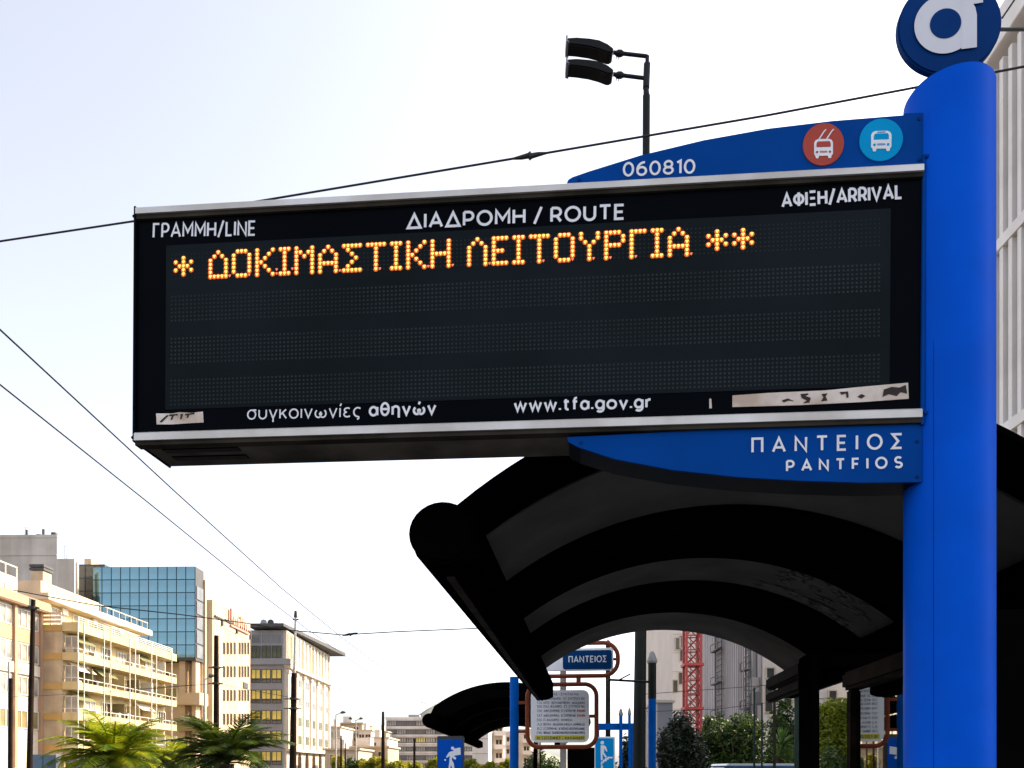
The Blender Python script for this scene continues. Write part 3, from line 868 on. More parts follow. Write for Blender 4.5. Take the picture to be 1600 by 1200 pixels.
# ================================================================== SHELTERS
RC, ZC, RIN = 0.635, 1.107, 1.75
def arcz(r_, rad):
    return ZC + math.sqrt(max(0.01, rad * rad - (r_ - RC) ** 2))
def shelter(name, label, D0, D1, bands, dr=0.0, group=None, th=TH1, residue=False, zoff=0.0, pm='roof_panel'):
    T = Thing(name, label, 'bus shelter', (RC + dr, (D0 + D1) / 2, 0), th, group)
    N = 40
    rl, rh = RC - 1.10, RC + 1.12
    rs = [rl + (rh - rl) * i / N for i in range(N + 1)]
    mp = lambda mb: mb.mapped(lambda a, b, c: (a + dr, b, c + zoff))
    def shell(Da, Db, ra_in, rb_in, ra_out, rb_out, skew=0):
        ring = lambda D, ri, ro, k=0: [(r_, D + k * max(0, r_ - RC), arcz(r_, ri)) for r_ in rs] + [(r_, D + k * max(0, r_ - RC), arcz(r_, ro)) for r_ in reversed(rs)]
        return mp(MB().loft([ring(Da, ra_in, ra_out, skew), ring(Db, rb_in, rb_out)]))
    roof = T.part('roof', shell(D0 + .58, D1, RIN + .035, RIN + .035, RIN + .10, RIN + .10), 'roof_black', smooth=True)
    T.part('front_visor', shell(D0, D0 + .58, RIN - .075, RIN, RIN - .055, RIN + .10, .21), 'roof_black', roof, smooth=True)
    for (Da, Db, kind) in bands:
        if kind:
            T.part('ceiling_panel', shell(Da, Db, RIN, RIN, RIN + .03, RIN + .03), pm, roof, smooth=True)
        else:
            T.part('rib', shell(Da, Db, RIN - .02, RIN - .02, RIN + .03, RIN + .03), 'roof_rib', roof, smooth=True)
    # eave beams: rounded box profile
    def beam(rc_, flip):
        pr = [(-.085, -.02), (-.105, .03), (-.10, .085), (-.07, .125), (-.02, .14), (.08, .13), (.095, .10), (.095, -.03), (.03, -.055), (-.03, -.055), (-.055, -.05)]
        pr = [(rc_ + (-x_ if flip else x_), 2.30 + z_) for x_, z_ in pr]
        n0 = [(a, D0 + .45, c) if flip else (rc_ + (a - rc_) * 1.08 - .033, D0, 2.345 + (c - 2.345) * 1.0) for a, c in pr]
        n1 = [(a, D1 + .05, c) for a, c in pr]
        b = T.part('eave_beam', mp(MB().loft([n0, n1])), 'roof_black', smooth=True, bevel=.004)
        s_ = -1 if flip else 1
        T.part('gutter_groove', mp(MB().box(*sorted((rc_ - s_ * .012, rc_ + s_ * .004)), D0 + .12, D1, 2.235, 2.2435)), 'roof_rib', b)
        T.part('gutter_lip', mp(MB().box(*sorted((rc_ - s_ * .05, rc_ - s_ * .022)), D0 + .12, D1, 2.236, 2.2435)), 'alu_dirty', b)
    beam(rl + .045, False)
    ec = [(rl + .006 + .106 * math.cos(2 * math.pi * i / 28), 2.345 + .098 * math.sin(2 * math.pi * i / 28)) for i in range(28)]
    T.part('beam_end', mp(MB().prism_xz(ec, D0 - .03, D0 + .06)), 'roof_black', smooth=True, bevel=.012)
    beam(rh + .03, True)
    if residue:
        mb = MB()
        rng = random.Random(3)
        for i in range(26):
            r_ = 1.05 + rng.random() * .62
            D = 4.62 + rng.random() * .50
            w1, w2 = .02 + rng.random() * .07, .02 + rng.random() * .05
            mb.add([(r_ + x_, D + y_, arcz(r_ + x_, RIN - .004)) for x_, y_ in ((-w1, -w2 * .6), (w1 * .7, -w2), (w1, w2), (-w1 * .5, w2 * .8))], [(0, 1, 2, 3)])
        T.part('sticker_residue', mp(mb), 'residue', roof)
    return T, mp

BD = [(3.0, 3.72, 1), (3.72, 4.57, 0), (4.57, 5.18, 1), (5.18, 6.13, 0), (6.13, 7.0, 1)]
s1, mp1 = shelter('bus_shelter', 'dark vaulted bus shelter roof right behind the departure board and blue pole', 2.40, 7.05, BD, residue=True)
RW = 1.068
def post(T, r0, r1, D0, D1, z1, m='roof_rib', nm='post'):
    return T.part(nm, MB().box(r0, r1, D0, D1, .13, z1), m, bevel=.006)
post(s1, RW - .02, RW + .02, 3.76, 3.975, 2.16)
s1.part('bracket', MB().box(RW + .021, 1.70, 3.84, 3.90, 2.10, 2.16).box(1.64, 1.70, 3.84, 3.90, 2.161, 2.30), 'roof_rib')
post(s1, RW - .01, RW + .02, 3.235, 3.29, 1.927, 'rail_brown')
post(s1, RW - .02, RW + .06, 2.50, 2.62, 1.927, 'roof_rib')
rl_ = s1.part('wall_rail', MB().box(RW - .03, RW + .04, 2.50, 3.29, 1.927, 2.0), 'rail_brown', bevel=.012)
s1.part('wall_rail', MB().box(RW - .02, RW + .03, 3.975, 4.70, 2.072, 2.142).box(RW - .02, RW + .03, 3.975, 4.70, 2.0, 2.054), 'rail_brown', bevel=.01)
s1.part('wall_rail', MB().box(RW + .0, RW + .04, 2.62, 3.235, .45, .52), 'rail_brown', bevel=.01)
# glass bay: mirror-like at this grazing angle
gm = bpy.data.materials.new('side_glass')
gm.use_nodes = True
nt = gm.node_tree
b_ = nt.nodes['Principled BSDF']
b_.inputs['Base Color'].default_value = (0.42, 0.42, 0.40, 1)
b_.inputs['Metallic'].default_value = 1.0
b_.inputs['Roughness'].default_value = 0.015
M['side_glass'] = gm
s1.part('glass_pane', MB().box(RW + .01, RW + .018, 2.62, 3.235, .52, 1.926), 'side_glass')
s1.part('end_panel', MB().box(1.17, 1.86, 2.60, 2.66, .30, 2.115), 'roof_rib', bevel=.008)
s1.part('bench', MB().box(.72, 1.08, 3.5, 6.2, .52, .57).box(.85, .95, 3.7, 3.78, .13, .52).box(.85, .95, 5.9, 5.98, .13, .52), 'rail_brown', bevel=.006)

# second shelter further along
rt = lp(664, 1132, 11.0, TH2)
BD2 = [(11.6, 13.0, 1), (13.0, 14.6, 0), (14.6, 15.4, 1), (15.4, 17.6, 0), (17.6, 18.3, 1), (18.3, 20.6, 0), (20.6, 21.6, 1)]
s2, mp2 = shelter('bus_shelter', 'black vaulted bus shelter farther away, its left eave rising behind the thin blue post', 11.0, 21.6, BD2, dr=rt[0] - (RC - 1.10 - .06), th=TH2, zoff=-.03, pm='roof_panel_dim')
o2 = rt[0] - (RC - 1.10 - .06)
for D in (16.2, 21.0):
    post(s2, 1.10 + o2, 1.22 + o2, D, D + .12, 2.70)
ex0, ez = lp(887, 1168, 12.4, TH2)
ex1, _ = lp(931, 1168, 12.4, TH2)
s2.part('end_panel', MB().box(ex0, ex1, 12.4, 12.5, .3, ez), 'roof_rib', bevel=.01)
s2.part('glass_pane', MB().box(1.14 + o2, 1.15 + o2, 12.6, 16.2, .5, 2.1), 'dark_glass')

# ================================================================== TIMETABLE STOP SIGN
DT = 7.4
L1 = lambda u, v, D=DT: lp(u, v, D, TH1)
pr_, pz_ = L1(803.5, 1058)
ts = Thing('bus_stop_sign', 'white route list under blue name plate, orange tube frames on a thin blue post', 'bus stop sign', (pr_, DT, 0), TH1)
ts.part('post', MB().cyl(pr_, DT, .13, pz_, .043, n=24), 'post_blue', smooth=True)
def rrect(u0, u1, v0, v1, rad, D, n=6):
    (x0, z1), (x1, z0) = L1(u0, v0, D), L1(u1, v1, D)
    pts = []
    for cx, cz, a in ((x1 - rad, z1 - rad, 0), (x0 + rad, z1 - rad, 90), (x0 + rad, z0 + rad, 180), (x1 - rad, z0 + rad, 270)):
        for i in range(n + 1):
            t = R(a + 90 * i / n)
            pts.append((cx + rad * math.cos(t), cz + rad * math.sin(t)))
    return pts
def frame_tube(u0, u1, v0, v1, rad, D, r):
    p = [(a, D, c) for a, c in rrect(u0, u1, v0, v1, rad, D, 8)]
    q = p[:]
    rings = []
    n = len(q)
    mb = MB()
    k = 8
    for i in range(n):
        d = (Vector(q[(i + 1) % n]) - Vector(q[i - 1])).normalized()
        a = Vector((0, 1, 0))
        b = d.cross(a).normalized()
        rings.append([Vector(q[i]) + a * (r * math.cos(2 * math.pi * j / k)) + b * (r * math.sin(2 * math.pi * j / k)) for j in range(k)])
    rings.append(rings[0])
    return mb.loft(rings, cap=False)
fr = ts.part('board_frame', frame_tube(824, 932, 1070, 1167, .115, DT, .021), 'orange_frame', smooth=True)
bd = ts.part('route_board', MB().prism_xz(rrect(829.5, 920.5, 1079, 1160, .06, DT), DT - .012, DT + .012), 'board_white', bevel=.002)
for v in (1098, 1143):
    a, z = L1(806, v)
    b2, _ = L1(825, v)
    ts.part('bracket', MB().box(a, b2, DT - .012, DT + .012, z - .014, z + .014), 'orange_frame')
for u, v in ((925.5, 1119),):
    a, z = L1(u, v)
    ts.part('clip', MB().box(a - .03, a + .04, DT - .01, DT + .01, z - .016, z + .016), 'orange_frame', fr)
rows = [('040', 'ΠΕΙΡΑΙΑΣ - ΣΥΝΤΑΓΜΑ', 904, None), ('106', 'ΑΓ. ΒΑΡΒΑΡΑ - ΣΤ. ΣΥΓΓΡΟΥ ΦΙΞ', 914, None), ('115', 'ΚΙΤΣΙ - ΒΟΥΛΙΑΓΜΕΝΗ - ΑΚΑΔΗΜΙΑ', 914, None),
        ('126', 'ΠΑΛ. ΦΑΛΗΡΟ - ΣΤ. ΣΥΓΓΡΟΥ ΦΙΞ', 914, None), ('136', 'ΑΝΩ Ν. ΣΜΥΡΝΗ Β - ΣΤ. ΣΥΓΓΡΟΥ ΦΙΞ', 900, 'ΚΥΚΛΙΚΗ'), ('137', 'ΑΝΩ Ν. ΣΜΥΡΝΗ Α - ΣΤ. ΣΥΓΓΡΟΥ ΦΙΞ', 900, 'ΚΥΚΛΙΚΗ'),
        ('550', 'Π. ΦΑΛΗΡΟ - ΚΗΦΙΣΙΑ', 894, None), ('A2', 'ΒΟΥΛΑ - ΑΚΑΔΗΜΙΑ (ΜΕΣΩ Λ. ΑΜΦΙΘΕΑΣ)', 913.5, None), ('B2', 'ΣΤ. ΣΥΓΓΡΟΥ ΦΙΞ - ΑΓ. ΚΟΣΜΑΣ ΜΕΣΩ ΠΑΡΑΛΙΑΚΗΣ', 913.5, None),
        ('E90', 'ΠΕΙΡΑΙΑΣ - ΠΑΝΕΠΙΣΤΗΜΙΟΥΠΟΛΗ ΣΧΟΛΙΚΗ EXPRESS', 914, None)]
ly = [1086.8, 1093.8, 1100.2, 1106.0, 1112.8, 1120.2, 1127.0, 1133.8, 1140.6, 1147.0]
fnb = lambda a, b, d: (a, DT - .0135 + d, b)
for (num, t, ue, red), v in zip(rows, ly):
    cap = .0245
    un = 839 if len(num) == 3 else 839.5
    ts.part('lettering', lettering(num, L1(un, v), L1(847, v), cap, .115, fnb, .2), 'board_text', bd)
    ts.part('lettering', lettering(t, L1(849.5, v), L1(ue, v), cap, .115, fnb, .2, .35), 'board_text', bd)
    if red:
        ts.part('lettering', lettering(red, L1(902, v), L1(914, v), cap, .16, fnb, .2), 'board_red', bd)
q = [L1(836, 1149.2), L1(914, 1149.2), L1(914, 1156.5), L1(836, 1156.5)]
ys = ts.part('yellow_strip', MB().prism_xz(q, DT - .0145, DT - .0122), 'yellow_strip')
ts.part('lettering', lettering('10 ΤΖΙΤΖΙΦΙΕΣ - ΧΑΛΑΝΔΡΙ', L1(838.5, 1155.4), L1(912.5, 1155.4), .027, .18, lambda a, b, d: (a, DT - .016 + d, b), .2, .35), 'board_text', ys)

ns = ts
D2 = DT + .1
f2 = ns.part('name_frame', frame_tube(812, 965.5, 1006.5, 1055.5, .14, D2, .021), 'orange_frame', smooth=True)
npn = ns.part('name_plate', MB().prism_xz(rrect(820, 958.5, 1014.5, 1047.5, .03, D2), D2 - .015, D2 + .015), 'board_white', bevel=.003)
ns.part('blue_field', MB().prism_xz(rrect(879.5, 956, 1017, 1045.5, .025, D2), D2 - .018, D2 - .0152), 'stop_blue')
ns.part('lettering', lettering('ΠΑΝΤΕΙΟΣ', L1(888.5, 1036.2, D2), L1(948, 1035, D2), .066, .15, lambda a, b, d: (a, D2 - .0195 + d, b), .2), 'stop_text', npn)
a, z0 = L1(959, 1030, D2)
ns.part('clip', MB().box(a - .01, a + .045, D2 - .01, D2 + .01, z0 - .012, z0 + .012), 'orange_frame', f2)
for u in (852, 904):
    (a, z1), (_, z0) = L1(u, 1057, D2), L1(u, 1068, D2)
    ns.part('strut', MB().box(a - .022, a + .022, D2 - .012, D2 + .012, z0 + .004, z1 + .0), 'orange_frame', f2)
a9, z9 = L1(950, 1003, 13.7)
bp = Thing('metal_post', 'dark brown round post rising behind the blue beam, left of the lamp pole', 'post', (a9, 13.7, 0), TH1)
bp.part('shaft', MB().cyl(a9, 13.7, .0, z9, .046, .042, n=16), 'brown_post', smooth=True)
bp.part('cap', MB().cyl(a9, 13.7, z9, z9 + .03, .05, .02, n=16), 'brown_post', smooth=True)
gp = Thing('steel_post', 'pale grey square steel post standing behind the orange framed route board', 'post', (L1(880, 1100, 7.7)[0], 7.7, 0), TH1)
a, z = L1(880, 1044, 7.7)
gp.part('shaft', MB().box(a - .03, a + .03, 7.67, 7.73, .13, z), 'grey_post', bevel=.004)
gp.part('cap', MB().box(a - .034, a + .034, 7.665, 7.735, z, z + .015), 'grey_post', bevel=.004)

# ================================================================== LAMP POLE
DL = 8.8
F0 = 0.0
L0 = lambda u, v, D=DL: lp(u, v, D, 0)
xb, zb = L0(998.5, 1203)
x1, z1_ = L0(1009.5, 246)
x2, z2 = L0(1010, 150)
lpn = Thing('street_lamp', 'tall dark green lamp post with two flat black lantern heads, above the departure board', 'street lamp', (xb, DL, 0))
lpn.part('shaft', MB().tube([(xb, DL, .13), (xb + .0, DL, 1.6), (x1, DL, z1_), (x2, DL, z2)], [.078, .074, .042, .042], 20), 'green_pole', smooth=True)
x3, z3 = L0(1009.5, 138)
x4, z4 = L0(1011, 100)
x5, z5 = L0(1011.5, 88)
lpn.part('collar', MB().tube([(x2, DL, z2), (x3, DL, z3), (x3, DL, z3)], [.036, .03, .03], 16), 'lamp_grey', smooth=True)
lpn.part('sleeve', MB().tube([(x3, DL, z3), (x4, DL, z4)], .038, 16).tube([(x4, DL, z4), (x5, DL, z5)], .022, 12), 'lamp_grey', smooth=True)
for k, (va, vh) in enumerate(((88, 74), (122, 107))):
    p0 = L0(1011 if k == 0 else 1006, va)
    p1 = L0(958, va - 6)
    arm = lpn.part('arm', MB().tube([(p0[0], DL, p0[1]), (p1[0], DL, p1[1])], .02, 12), 'lamp_grey', smooth=True)
    pj = L0(968, va - 4.5)
    lpn.part('joint', MB().tube([(pj[0] - .05, DL, pj[1] + .003), (pj[0] - .02, DL, pj[1]), (pj[0] + .02, DL, pj[1]), (pj[0] + .05, DL, pj[1] - .003)], [.02, .035, .035, .02], 12), 'lamp_grey', arm, smooth=True)
    for uu in (963, 967):
        q0, q1 = L0(uu + .5, va + 0), L0(uu - .5, va + 5)
        lpn.part('cable_tail', MB().tube([(q0[0], DL, q0[1] + .02), (q1[0], DL, q1[1])], .004, 6), 'lamp_grey', arm)
    topc = [(885, vh - 15), (900, vh - 16), (920, vh - 14.5), (935, vh - 12), (948, vh - 6), (956, vh + 0)]
    prof = [(u_, v_ + 12.5) for u_, v_ in topc] + [(958, vh + 16), (954, vh + 21), (948, vh + 21), (935, vh + 16), (920, vh + 12), (900, vh + 9), (886, vh + 8)]
    prof = [(u_, v_ - 3) for u_, v_ in prof]
    q = [L0(*p) for p in prof]
    hd = lpn.part('lantern_head', MB().prism_xz(q, DL - .08, DL + .08), 'lamp_black', smooth=False, bevel=.012)
    q2 = [L0(u_ + 3, v_ + 1) for u_, v_ in prof[-6:]]
    rm = [L0(*p) for p in [(883.6, vh - 6), (886, vh - 6), (886, vh + 1), (889, vh + 4), (884, vh + 3)]]
    lpn.part('rim', MB().prism_xz(rm, DL - .10, DL + .10), 'rim_grey', hd)
    nb = L0(936, vh - 3)
    lpn.part('sensor_cap', MB().cyl(nb[0], DL, nb[1] - .01, nb[1] + .02, .018, .012, 12), 'lamp_black', hd, smooth=True)

# ================================================================== WIRES
def wire(label, pts, r=.006, clamps=(), nm='overhead_wire'):
    T = Thing(nm, label, 'overhead wire', (pts[0][0], pts[0][1], pts[0][2]), 0)
    pp = []
    for i in range(len(pts) - 1):
        for k in range(6):
            t = k / 6
            pp.append(tuple(pts[i][j] * (1 - t) + pts[i + 1][j] * t for j in range(3)))
    pp.append(pts[-1])
    T.part('cable', MB().tube(pp, r, 6), 'wire', smooth=True)
    for c, dx in clamps:
        T.part('insulator', MB().tube([(c[0] - dx, c[1], c[2] - dx * .17), (c[0] - dx * .5, c[1], c[2] - dx * .09), (c[0] - dx * .12, c[1], c[2]), (c[0], c[1], c[2]), (c[0] + dx * .12, c[1], c[2]), (c[0] + dx * .5, c[1], c[2] + dx * .09), (c[0] + dx, c[1], c[2] + dx * .17)],
                                      [r, r * 2.0, r * 2.4, r * 4, r * 2.4, r * 2.0, r], 8), 'wire', smooth=True)
    return T
def pw(u, v, D):
    a, z = lp(u, v, D, 0)
    return (a, D, z)
wire('black span wire with insulator running behind the top of the departure board', [pw(-2600, 640, 10.5), pw(-1200, 520, 8.6), pw(-120, 393, 7.4), pw(0, 377, 7.3), pw(213, 345, 7.1), pw(400, 315, 6.9), pw(825, 244, 6.6), pw(1200, 180, 6.4), pw(1413, 140, 6.2), pw(1600, 104, 6.1), pw(1900, 44, 6.0)], .0085, [(pw(828, 243.5, 6.6), .145)])
def pz(u, v, h):
    D = h * 1200 / (1203 - v)
    return pw(u, v, D)
wire('thin trolley wire, upper of the pair descending from the left edge', [pz(-5200, -4000, 4.2), pz(-700, -93, 4.2), pz(0, 515, 4.2), pz(270, 765, 4.2), pz(441, 920, 4.2), pz(540, 1001, 4.2), pz(610, 1053, 4.2), pz(690, 1100, 4.2)], .009)
wire('thin trolley wire, lower of the pair descending from the left edge', [pz(-6000, -4150, 4.2), pz(-700, 48, 4.2), pz(0, 601, 4.2), pz(230, 784, 4.2), pz(397, 920, 4.2), pz(480, 983, 4.2), pz(570, 1047, 4.2), pz(670, 1103, 4.2)], .009)
wire('sagging span wire crossing low in front of the glass tower and pale buildings', [pw(20, 922, 24), pw(150, 946, 24), pw(280, 960, 24), pw(380, 973, 24), pw(455, 985, 24), pw(535, 992, 24), pw(620, 987, 24), pw(740, 982, 24), pw(900, 972, 24)], .017, [(pw(547, 991, 24), .24)])
wire('faint wire sloping right from the white pillared building to the far shelter', [pw(517, 1075, 60), pw(600, 1088, 66), pw(680, 1101, 72), pw(760, 1112, 80)], .018)
wire('thin wire crossing low in front of the cream building', [pw(215, 1078, 38), pw(310, 1070, 38), pw(337, 1068, 38), pw(455, 1090, 38)], .012)
wire('thin wire hung low across the balconied building front', [pw(-30, 1090, 30), pw(50, 1088, 30), pw(150, 1082, 30), pw(300, 1070, 30)], .008)
wire('thin wire crossing the corrugated wall below the shelter arch', [pw(1000, 1085, 20), pw(1100, 1078, 20), pw(1210, 1070, 20), pw(1300, 1062, 20)], .008)
wire('thin wire with slack hanging across the red crane mast', [pw(1010, 1112, 24), pw(1120, 1108, 24), pw(1200, 1098, 24), pw(1300, 1090, 24)], .009)
wire('tie wire from the pole head roundel to the marble office', [pw(1558, 46, 6.8), pw(1600, 46, 7.2), pw(1700, 50, 8)], .014)
wire('steep tie wire rising at the upper right corner beside the roundel', [pw(1566, 28, 7), pw(1585, 0, 7), pw(1650, -100, 7)], .009)

# ================================================================== POLES
def mast(u, vt, D, wpx, label, m='wood_pole', nm='trolley_pole', cat='pole', top=.8, fittings=(), du=0, group=None):
    xb_, _ = lp(u, 1203, D, 0)
    xt, zt_ = lp(u + du, vt, D, 0)
    r = wpx / 1200 * D / 2
    T = Thing(nm, label, cat, (xb_, D, 0), 0, group)
    T.part('shaft', MB().tube([(xb_, D, 0), (xb_, D, 1.6), (xt, D, zt_)], [r, r, r * top], 12), m, smooth=True)
    for v in fittings:
        x_, z_ = lp(u + du * (1203 - v) / (1203 - vt), v, D, 0)
        T.part('band', MB().cyl(x_, D, z_ - .05, z_ + .05, r * 1.25, n=12), 'wire', smooth=True)
        T.part('bracket', MB().box(x_ - r * 2.6, x_ + r * 2.2, D - .03, D + .03, z_ - .025, z_ + .025), 'wire')
    return T
mast(46, 937, 24, 8.5, 'thin dark pole before the white office, wires fixed at its top', du=6, top=.75, fittings=(950,))
mast(14, 1034, 36, 4, 'thin pale pole at the left edge before the white office', 'grey_post', top=.8)
mast(16, 1060, 30, 6, 'short thick dark pole between two taller ones by the white office', du=1, top=.95)
mast(338, 993, 38, 9.5, 'stout dark pole rising from the palms before the cream building', top=.75, fittings=(1043, 1068))
m4 = mast(457.5, 1052, 42, 11.5, 'tall jointed tram pole before the white pillared building', du=2, top=.75, fittings=(1092, 1107), m='wood_pole')
xa, za = lp(459.5, 1056, 42, 0)
xt, zt_ = lp(462, 956, 42, 0)
m4.part('upper_tube', MB().tube([(xa, 42, za), (xt, 42, zt_)], [.075, .055], 12), 'grey_post', smooth=True)
m4.part('top_fitting', MB().cyl(xt, 42, zt_ - .3, zt_ + .05, .11, .07, 10).box(xt - .16, xt + .16, 41.97, 42.03, zt_ - .45, zt_ - .38), 'wire')
mast(598.5, 1112, 62, 6.4, 'dark pole in front of the grey strip window office, left of its facade', top=.6)
mast(647.5, 1154, 80, 4.2, 'short dark pole in front of the strip window office', top=.7, fittings=(1167,))
mast(533, 1149, 90, 3.2, 'short dark pole between far street lamps, the taller of two', top=.8)
mast(539.5, 1161, 100, 2.6, 'short dark pole between far street lamps, the shorter of two', top=.8)
mast(1178.5, 1074, 16, 3.4, 'thin grey green post left of the two slim posts under the arch', 'teal_post', 'metal_post', 'post', top=.9)
mast(1190.5, 1098, 15.5, 3.0, 'thin pale green post between two others before the hedge', 'teal_post', 'metal_post', 'post', top=.9)
mast(1210, 1069, 12, 4.6, 'slim dark post by the shelter rail, left of the yucca', 'brown_post', 'metal_post', 'post', top=.9)
mast(1245, 1088, 14, 8, 'thick teal post with ring between yucca and shelter column', 'teal_post', 'metal_post', 'post', top=.95, fittings=())
def street_lamp(u, vt, D, label, arm_px, both=False):
    xb_, _ = lp(u, 1203, D, 0)
    _, zt_ = lp(u, vt, D, 0)
    T = Thing('street_lamp', label, 'street lamp', (xb_, D, 0))
    T.part('shaft', MB().tube([(xb_, D, 0), (xb_, D, zt_)], [.12, .07], 10), 'grey_post', smooth=True)
    for s_ in ((1, -1) if both else (1,)):
        L = arm_px / 1200 * D * s_
        T.part('arm', MB().tube([(xb_, D, zt_), (xb_ + L * .5, D, zt_ + .25)], .05, 8), 'grey_post', smooth=True)
        T.part('lantern_head', MB().tube([(xb_ + L * .45, D, zt_ + .22), (xb_ + L * .7, D, zt_ + .34), (xb_ + L, D, zt_ + .30)], [.08, .2, .08], 8), 'dark_grey', smooth=True)
street_lamp(525, 1117, 95, 'slim street lamp with one arm next to the white pillared building', 15)
street_lamp(556, 1126, 110, 'slim street lamp with two spread arms over the far houses', 11, True)
street_lamp(320, 1062, 60, 'thin street lamp standing against the cream building side', 14)

# blue posts with cone finials and the metro sign
def finial_post(u, vt, D, wpx, label, m):
    a, zt_ = lp(u, vt, D, TH1)
    r = wpx / 2400 * D * .98
    T = Thing('finial_post', label, 'post', (a, D, 0), TH1)
    T.part('shaft', MB().cyl(a, D, .13, zt_ - .11, r, n=20), m, smooth=True)
    n = 16
    rg = lambda z, rr_: [(a + rr_ * math.cos(2 * math.pi * i / n), D + rr_ * math.sin(2 * math.pi * i / n), z) for i in range(n)]
    T.part('finial', MB().loft([rg(zt_ - .12, r * 1.25), rg(zt_ - .10, r * 1.4), rg(zt_ - .08, r * 1.2), rg(zt_ - .02, r * .7), rg(zt_, r * .3)]), 'finial', smooth=True)
    return T, a, zt_, r
fp, a, z, r = finial_post(1019, 1018, 8.0, 12, 'blue post with grey cone finial right of the dark lamp pole', 'post_blue')
zz = lp(1019, 1092, 8.0, TH1)[1]
fp.part('grey_sleeve', MB().cyl(a, 8.0, zz, z - .115, r * 1.06, n=20), 'green_pole', smooth=True)
za = lp(1000, 1066, 8.0, TH1)[1]
p0 = lp(950, 1062, 7.9, TH1)
fp.part('arm', MB().tube([(a, 8.0, za), (p0[0], 7.9, p0[1])], .012, 8).tube([(p0[0] + .1, 7.9, p0[1] - .01), (lp(985, 1053, 7.95, TH1)[0], 7.95, lp(985, 1053, 7.95, TH1)[1])], .008, 6), 'green_pole', smooth=True)
fp2, a2, z2_, r2 = finial_post(970, 1107, 13.0, 5.5, 'slim blue post with pale cone finial behind the stairs sign', 'post_blue')
fp3, a3, z3_, r3 = finial_post(983.5, 1106, 13.0, 4.5, 'slim blue post half hidden behind the dark lamp pole', 'post_blue')
a0_, zc_ = lp(930, 1136, 13.1, TH1)
a1_, _ = lp(992, 1136, 13.1, TH1)
gb = Thing('metro_gantry', 'horizontal blue beam on posts behind the orange framed route board', 'gantry', (a0_, 13.1, 0), TH1)
gb.part('beam', MB().box(a0_, a1_, 13.08, 13.16, zc_ - .05, zc_ + .06), 'post_blue', bevel=.01)
gb.part('leg', MB().box(a0_, a0_ + .07, 13.085, 13.155, .13, zc_ - .05), 'post_blue')
gb.part('leg', MB().box(a1_ - .07, a1_, 13.085, 13.155, .13, zc_ - .05), 'post_blue')
# metro stairs sign
D3 = 11.5
(x0_, zt_), (x1_, _) = lp(929, 1151, D3, TH1), lp(961, 1151, D3, TH1)
ms = Thing('metro_sign', 'cyan sign with white figure walking on stairs, beside the lamp pole', 'sign', ((x0_ + x1_) / 2, D3, 0), TH1)
cs = ms.part('cabinet', MB().box(x0_, x1_, D3, D3 + .12, .6, zt_), 'metro_white', bevel=.006)
ms.part('stand', MB().box(x0_ + .1, x1_ - .1, D3 + .03, D3 + .09, .13, .6), 'grey_post')
fx0, fz1 = lp(930.5, 1153.5, D3, TH1)
fx1, _ = lp(958.8, 1153.5, D3, TH1)
fc = ms.part('face', MB().box(fx0, fx1, D3 - .006, D3 - .0005, .65, fz1), 'metro_blue')
def pict(T, parent, m, D, polys, circ, U, th, yo):
    mb = MB()
    for k, pl in enumerate(polys):
        mb.add([(lp(u, v, D, th)[0], yo - .0006 * (k + 1), lp(u, v, D, th)[1]) for u, v in pl], [tuple(range(len(pl)))])
    for cu, cv, cr in circ:
        mb.add([(lp(cu + cr * math.cos(i * .3927), cv + cr * math.sin(i * .3927), D, th)[0], yo - .0003, lp(cu + cr * math.cos(i * .3927), cv + cr * math.sin(i * .3927), D, th)[1]) for i in range(16)], [tuple(range(16))])
    return T.part(U, mb, m, parent)
pict(ms, fc, 'metro_white', D3, [[(938.5, 1164.5), (944, 1164.5), (947, 1167), (949, 1174), (947.5, 1174.5), (944.5, 1169), (943.5, 1176), (948.5, 1183), (946.5, 1184), (941.5, 1178), (941.5, 1188), (939, 1188), (938.5, 1177)],
     [(939, 1190), (942, 1190), (942, 1187), (945, 1187), (945, 1184.5), (949, 1184.5), (949, 1182.5), (957, 1182.5), (957, 1185), (951, 1185), (951, 1187), (948, 1187), (948, 1189.5), (944, 1189.5), (944, 1192), (941, 1192), (941, 1195), (939, 1195)],
     [(939, 1196), (942, 1196), (942, 1230), (939, 1230)]],
     [(941, 1160.5, 2.9)], 'walker_symbol', TH1, D3 - .007)
# advertisement pillar
D4 = 10.6
(x0_, zt_), (x1_, _) = lp(684, 1150, D4, TH2), lp(723, 1150, D4, TH2)
ad = Thing('advert_pillar', 'blue advertising panel with white courier figure carrying a box, below far shelter eave', 'advert panel', ((x0_ + x1_) / 2, D4, 0), TH2)
ab = ad.part('cabinet', MB().box(x0_ - .01, x1_ + .01, D4, D4 + .16, .3, zt_), 'ad_frame', bevel=.01)
ad.part('stand', MB().box(x0_ + .1, x1_ - .1, D4 + .04, D4 + .12, .0, .3), 'ad_frame')
_, zf = lp(700, 1156, D4, TH2)
af = ad.part('poster', MB().box(x0_ + .005, x1_ - .005, D4 - .006, D4 - .0005, .42, zf), 'ad_blue')
pict(ad, af, 'metro_white', D4, [[(708, 1170), (719.5, 1168), (720, 1179), (709, 1181)],
     [(701, 1176), (706, 1173.5), (709, 1174), (709, 1181), (713, 1184), (712, 1187), (709, 1186), (707, 1183), (706, 1187), (709, 1193), (710, 1200), (712, 1208), (709, 1209), (707, 1202), (705, 1195), (703, 1202), (700, 1209), (697.5, 1208), (701, 1200), (702, 1192), (703, 1181), (698.5, 1184), (697, 1183)]],
     [(707.3, 1169, 2.5), (695.7, 1187.4, 1.4)], 'courier_symbol', TH2, D4 - .007)

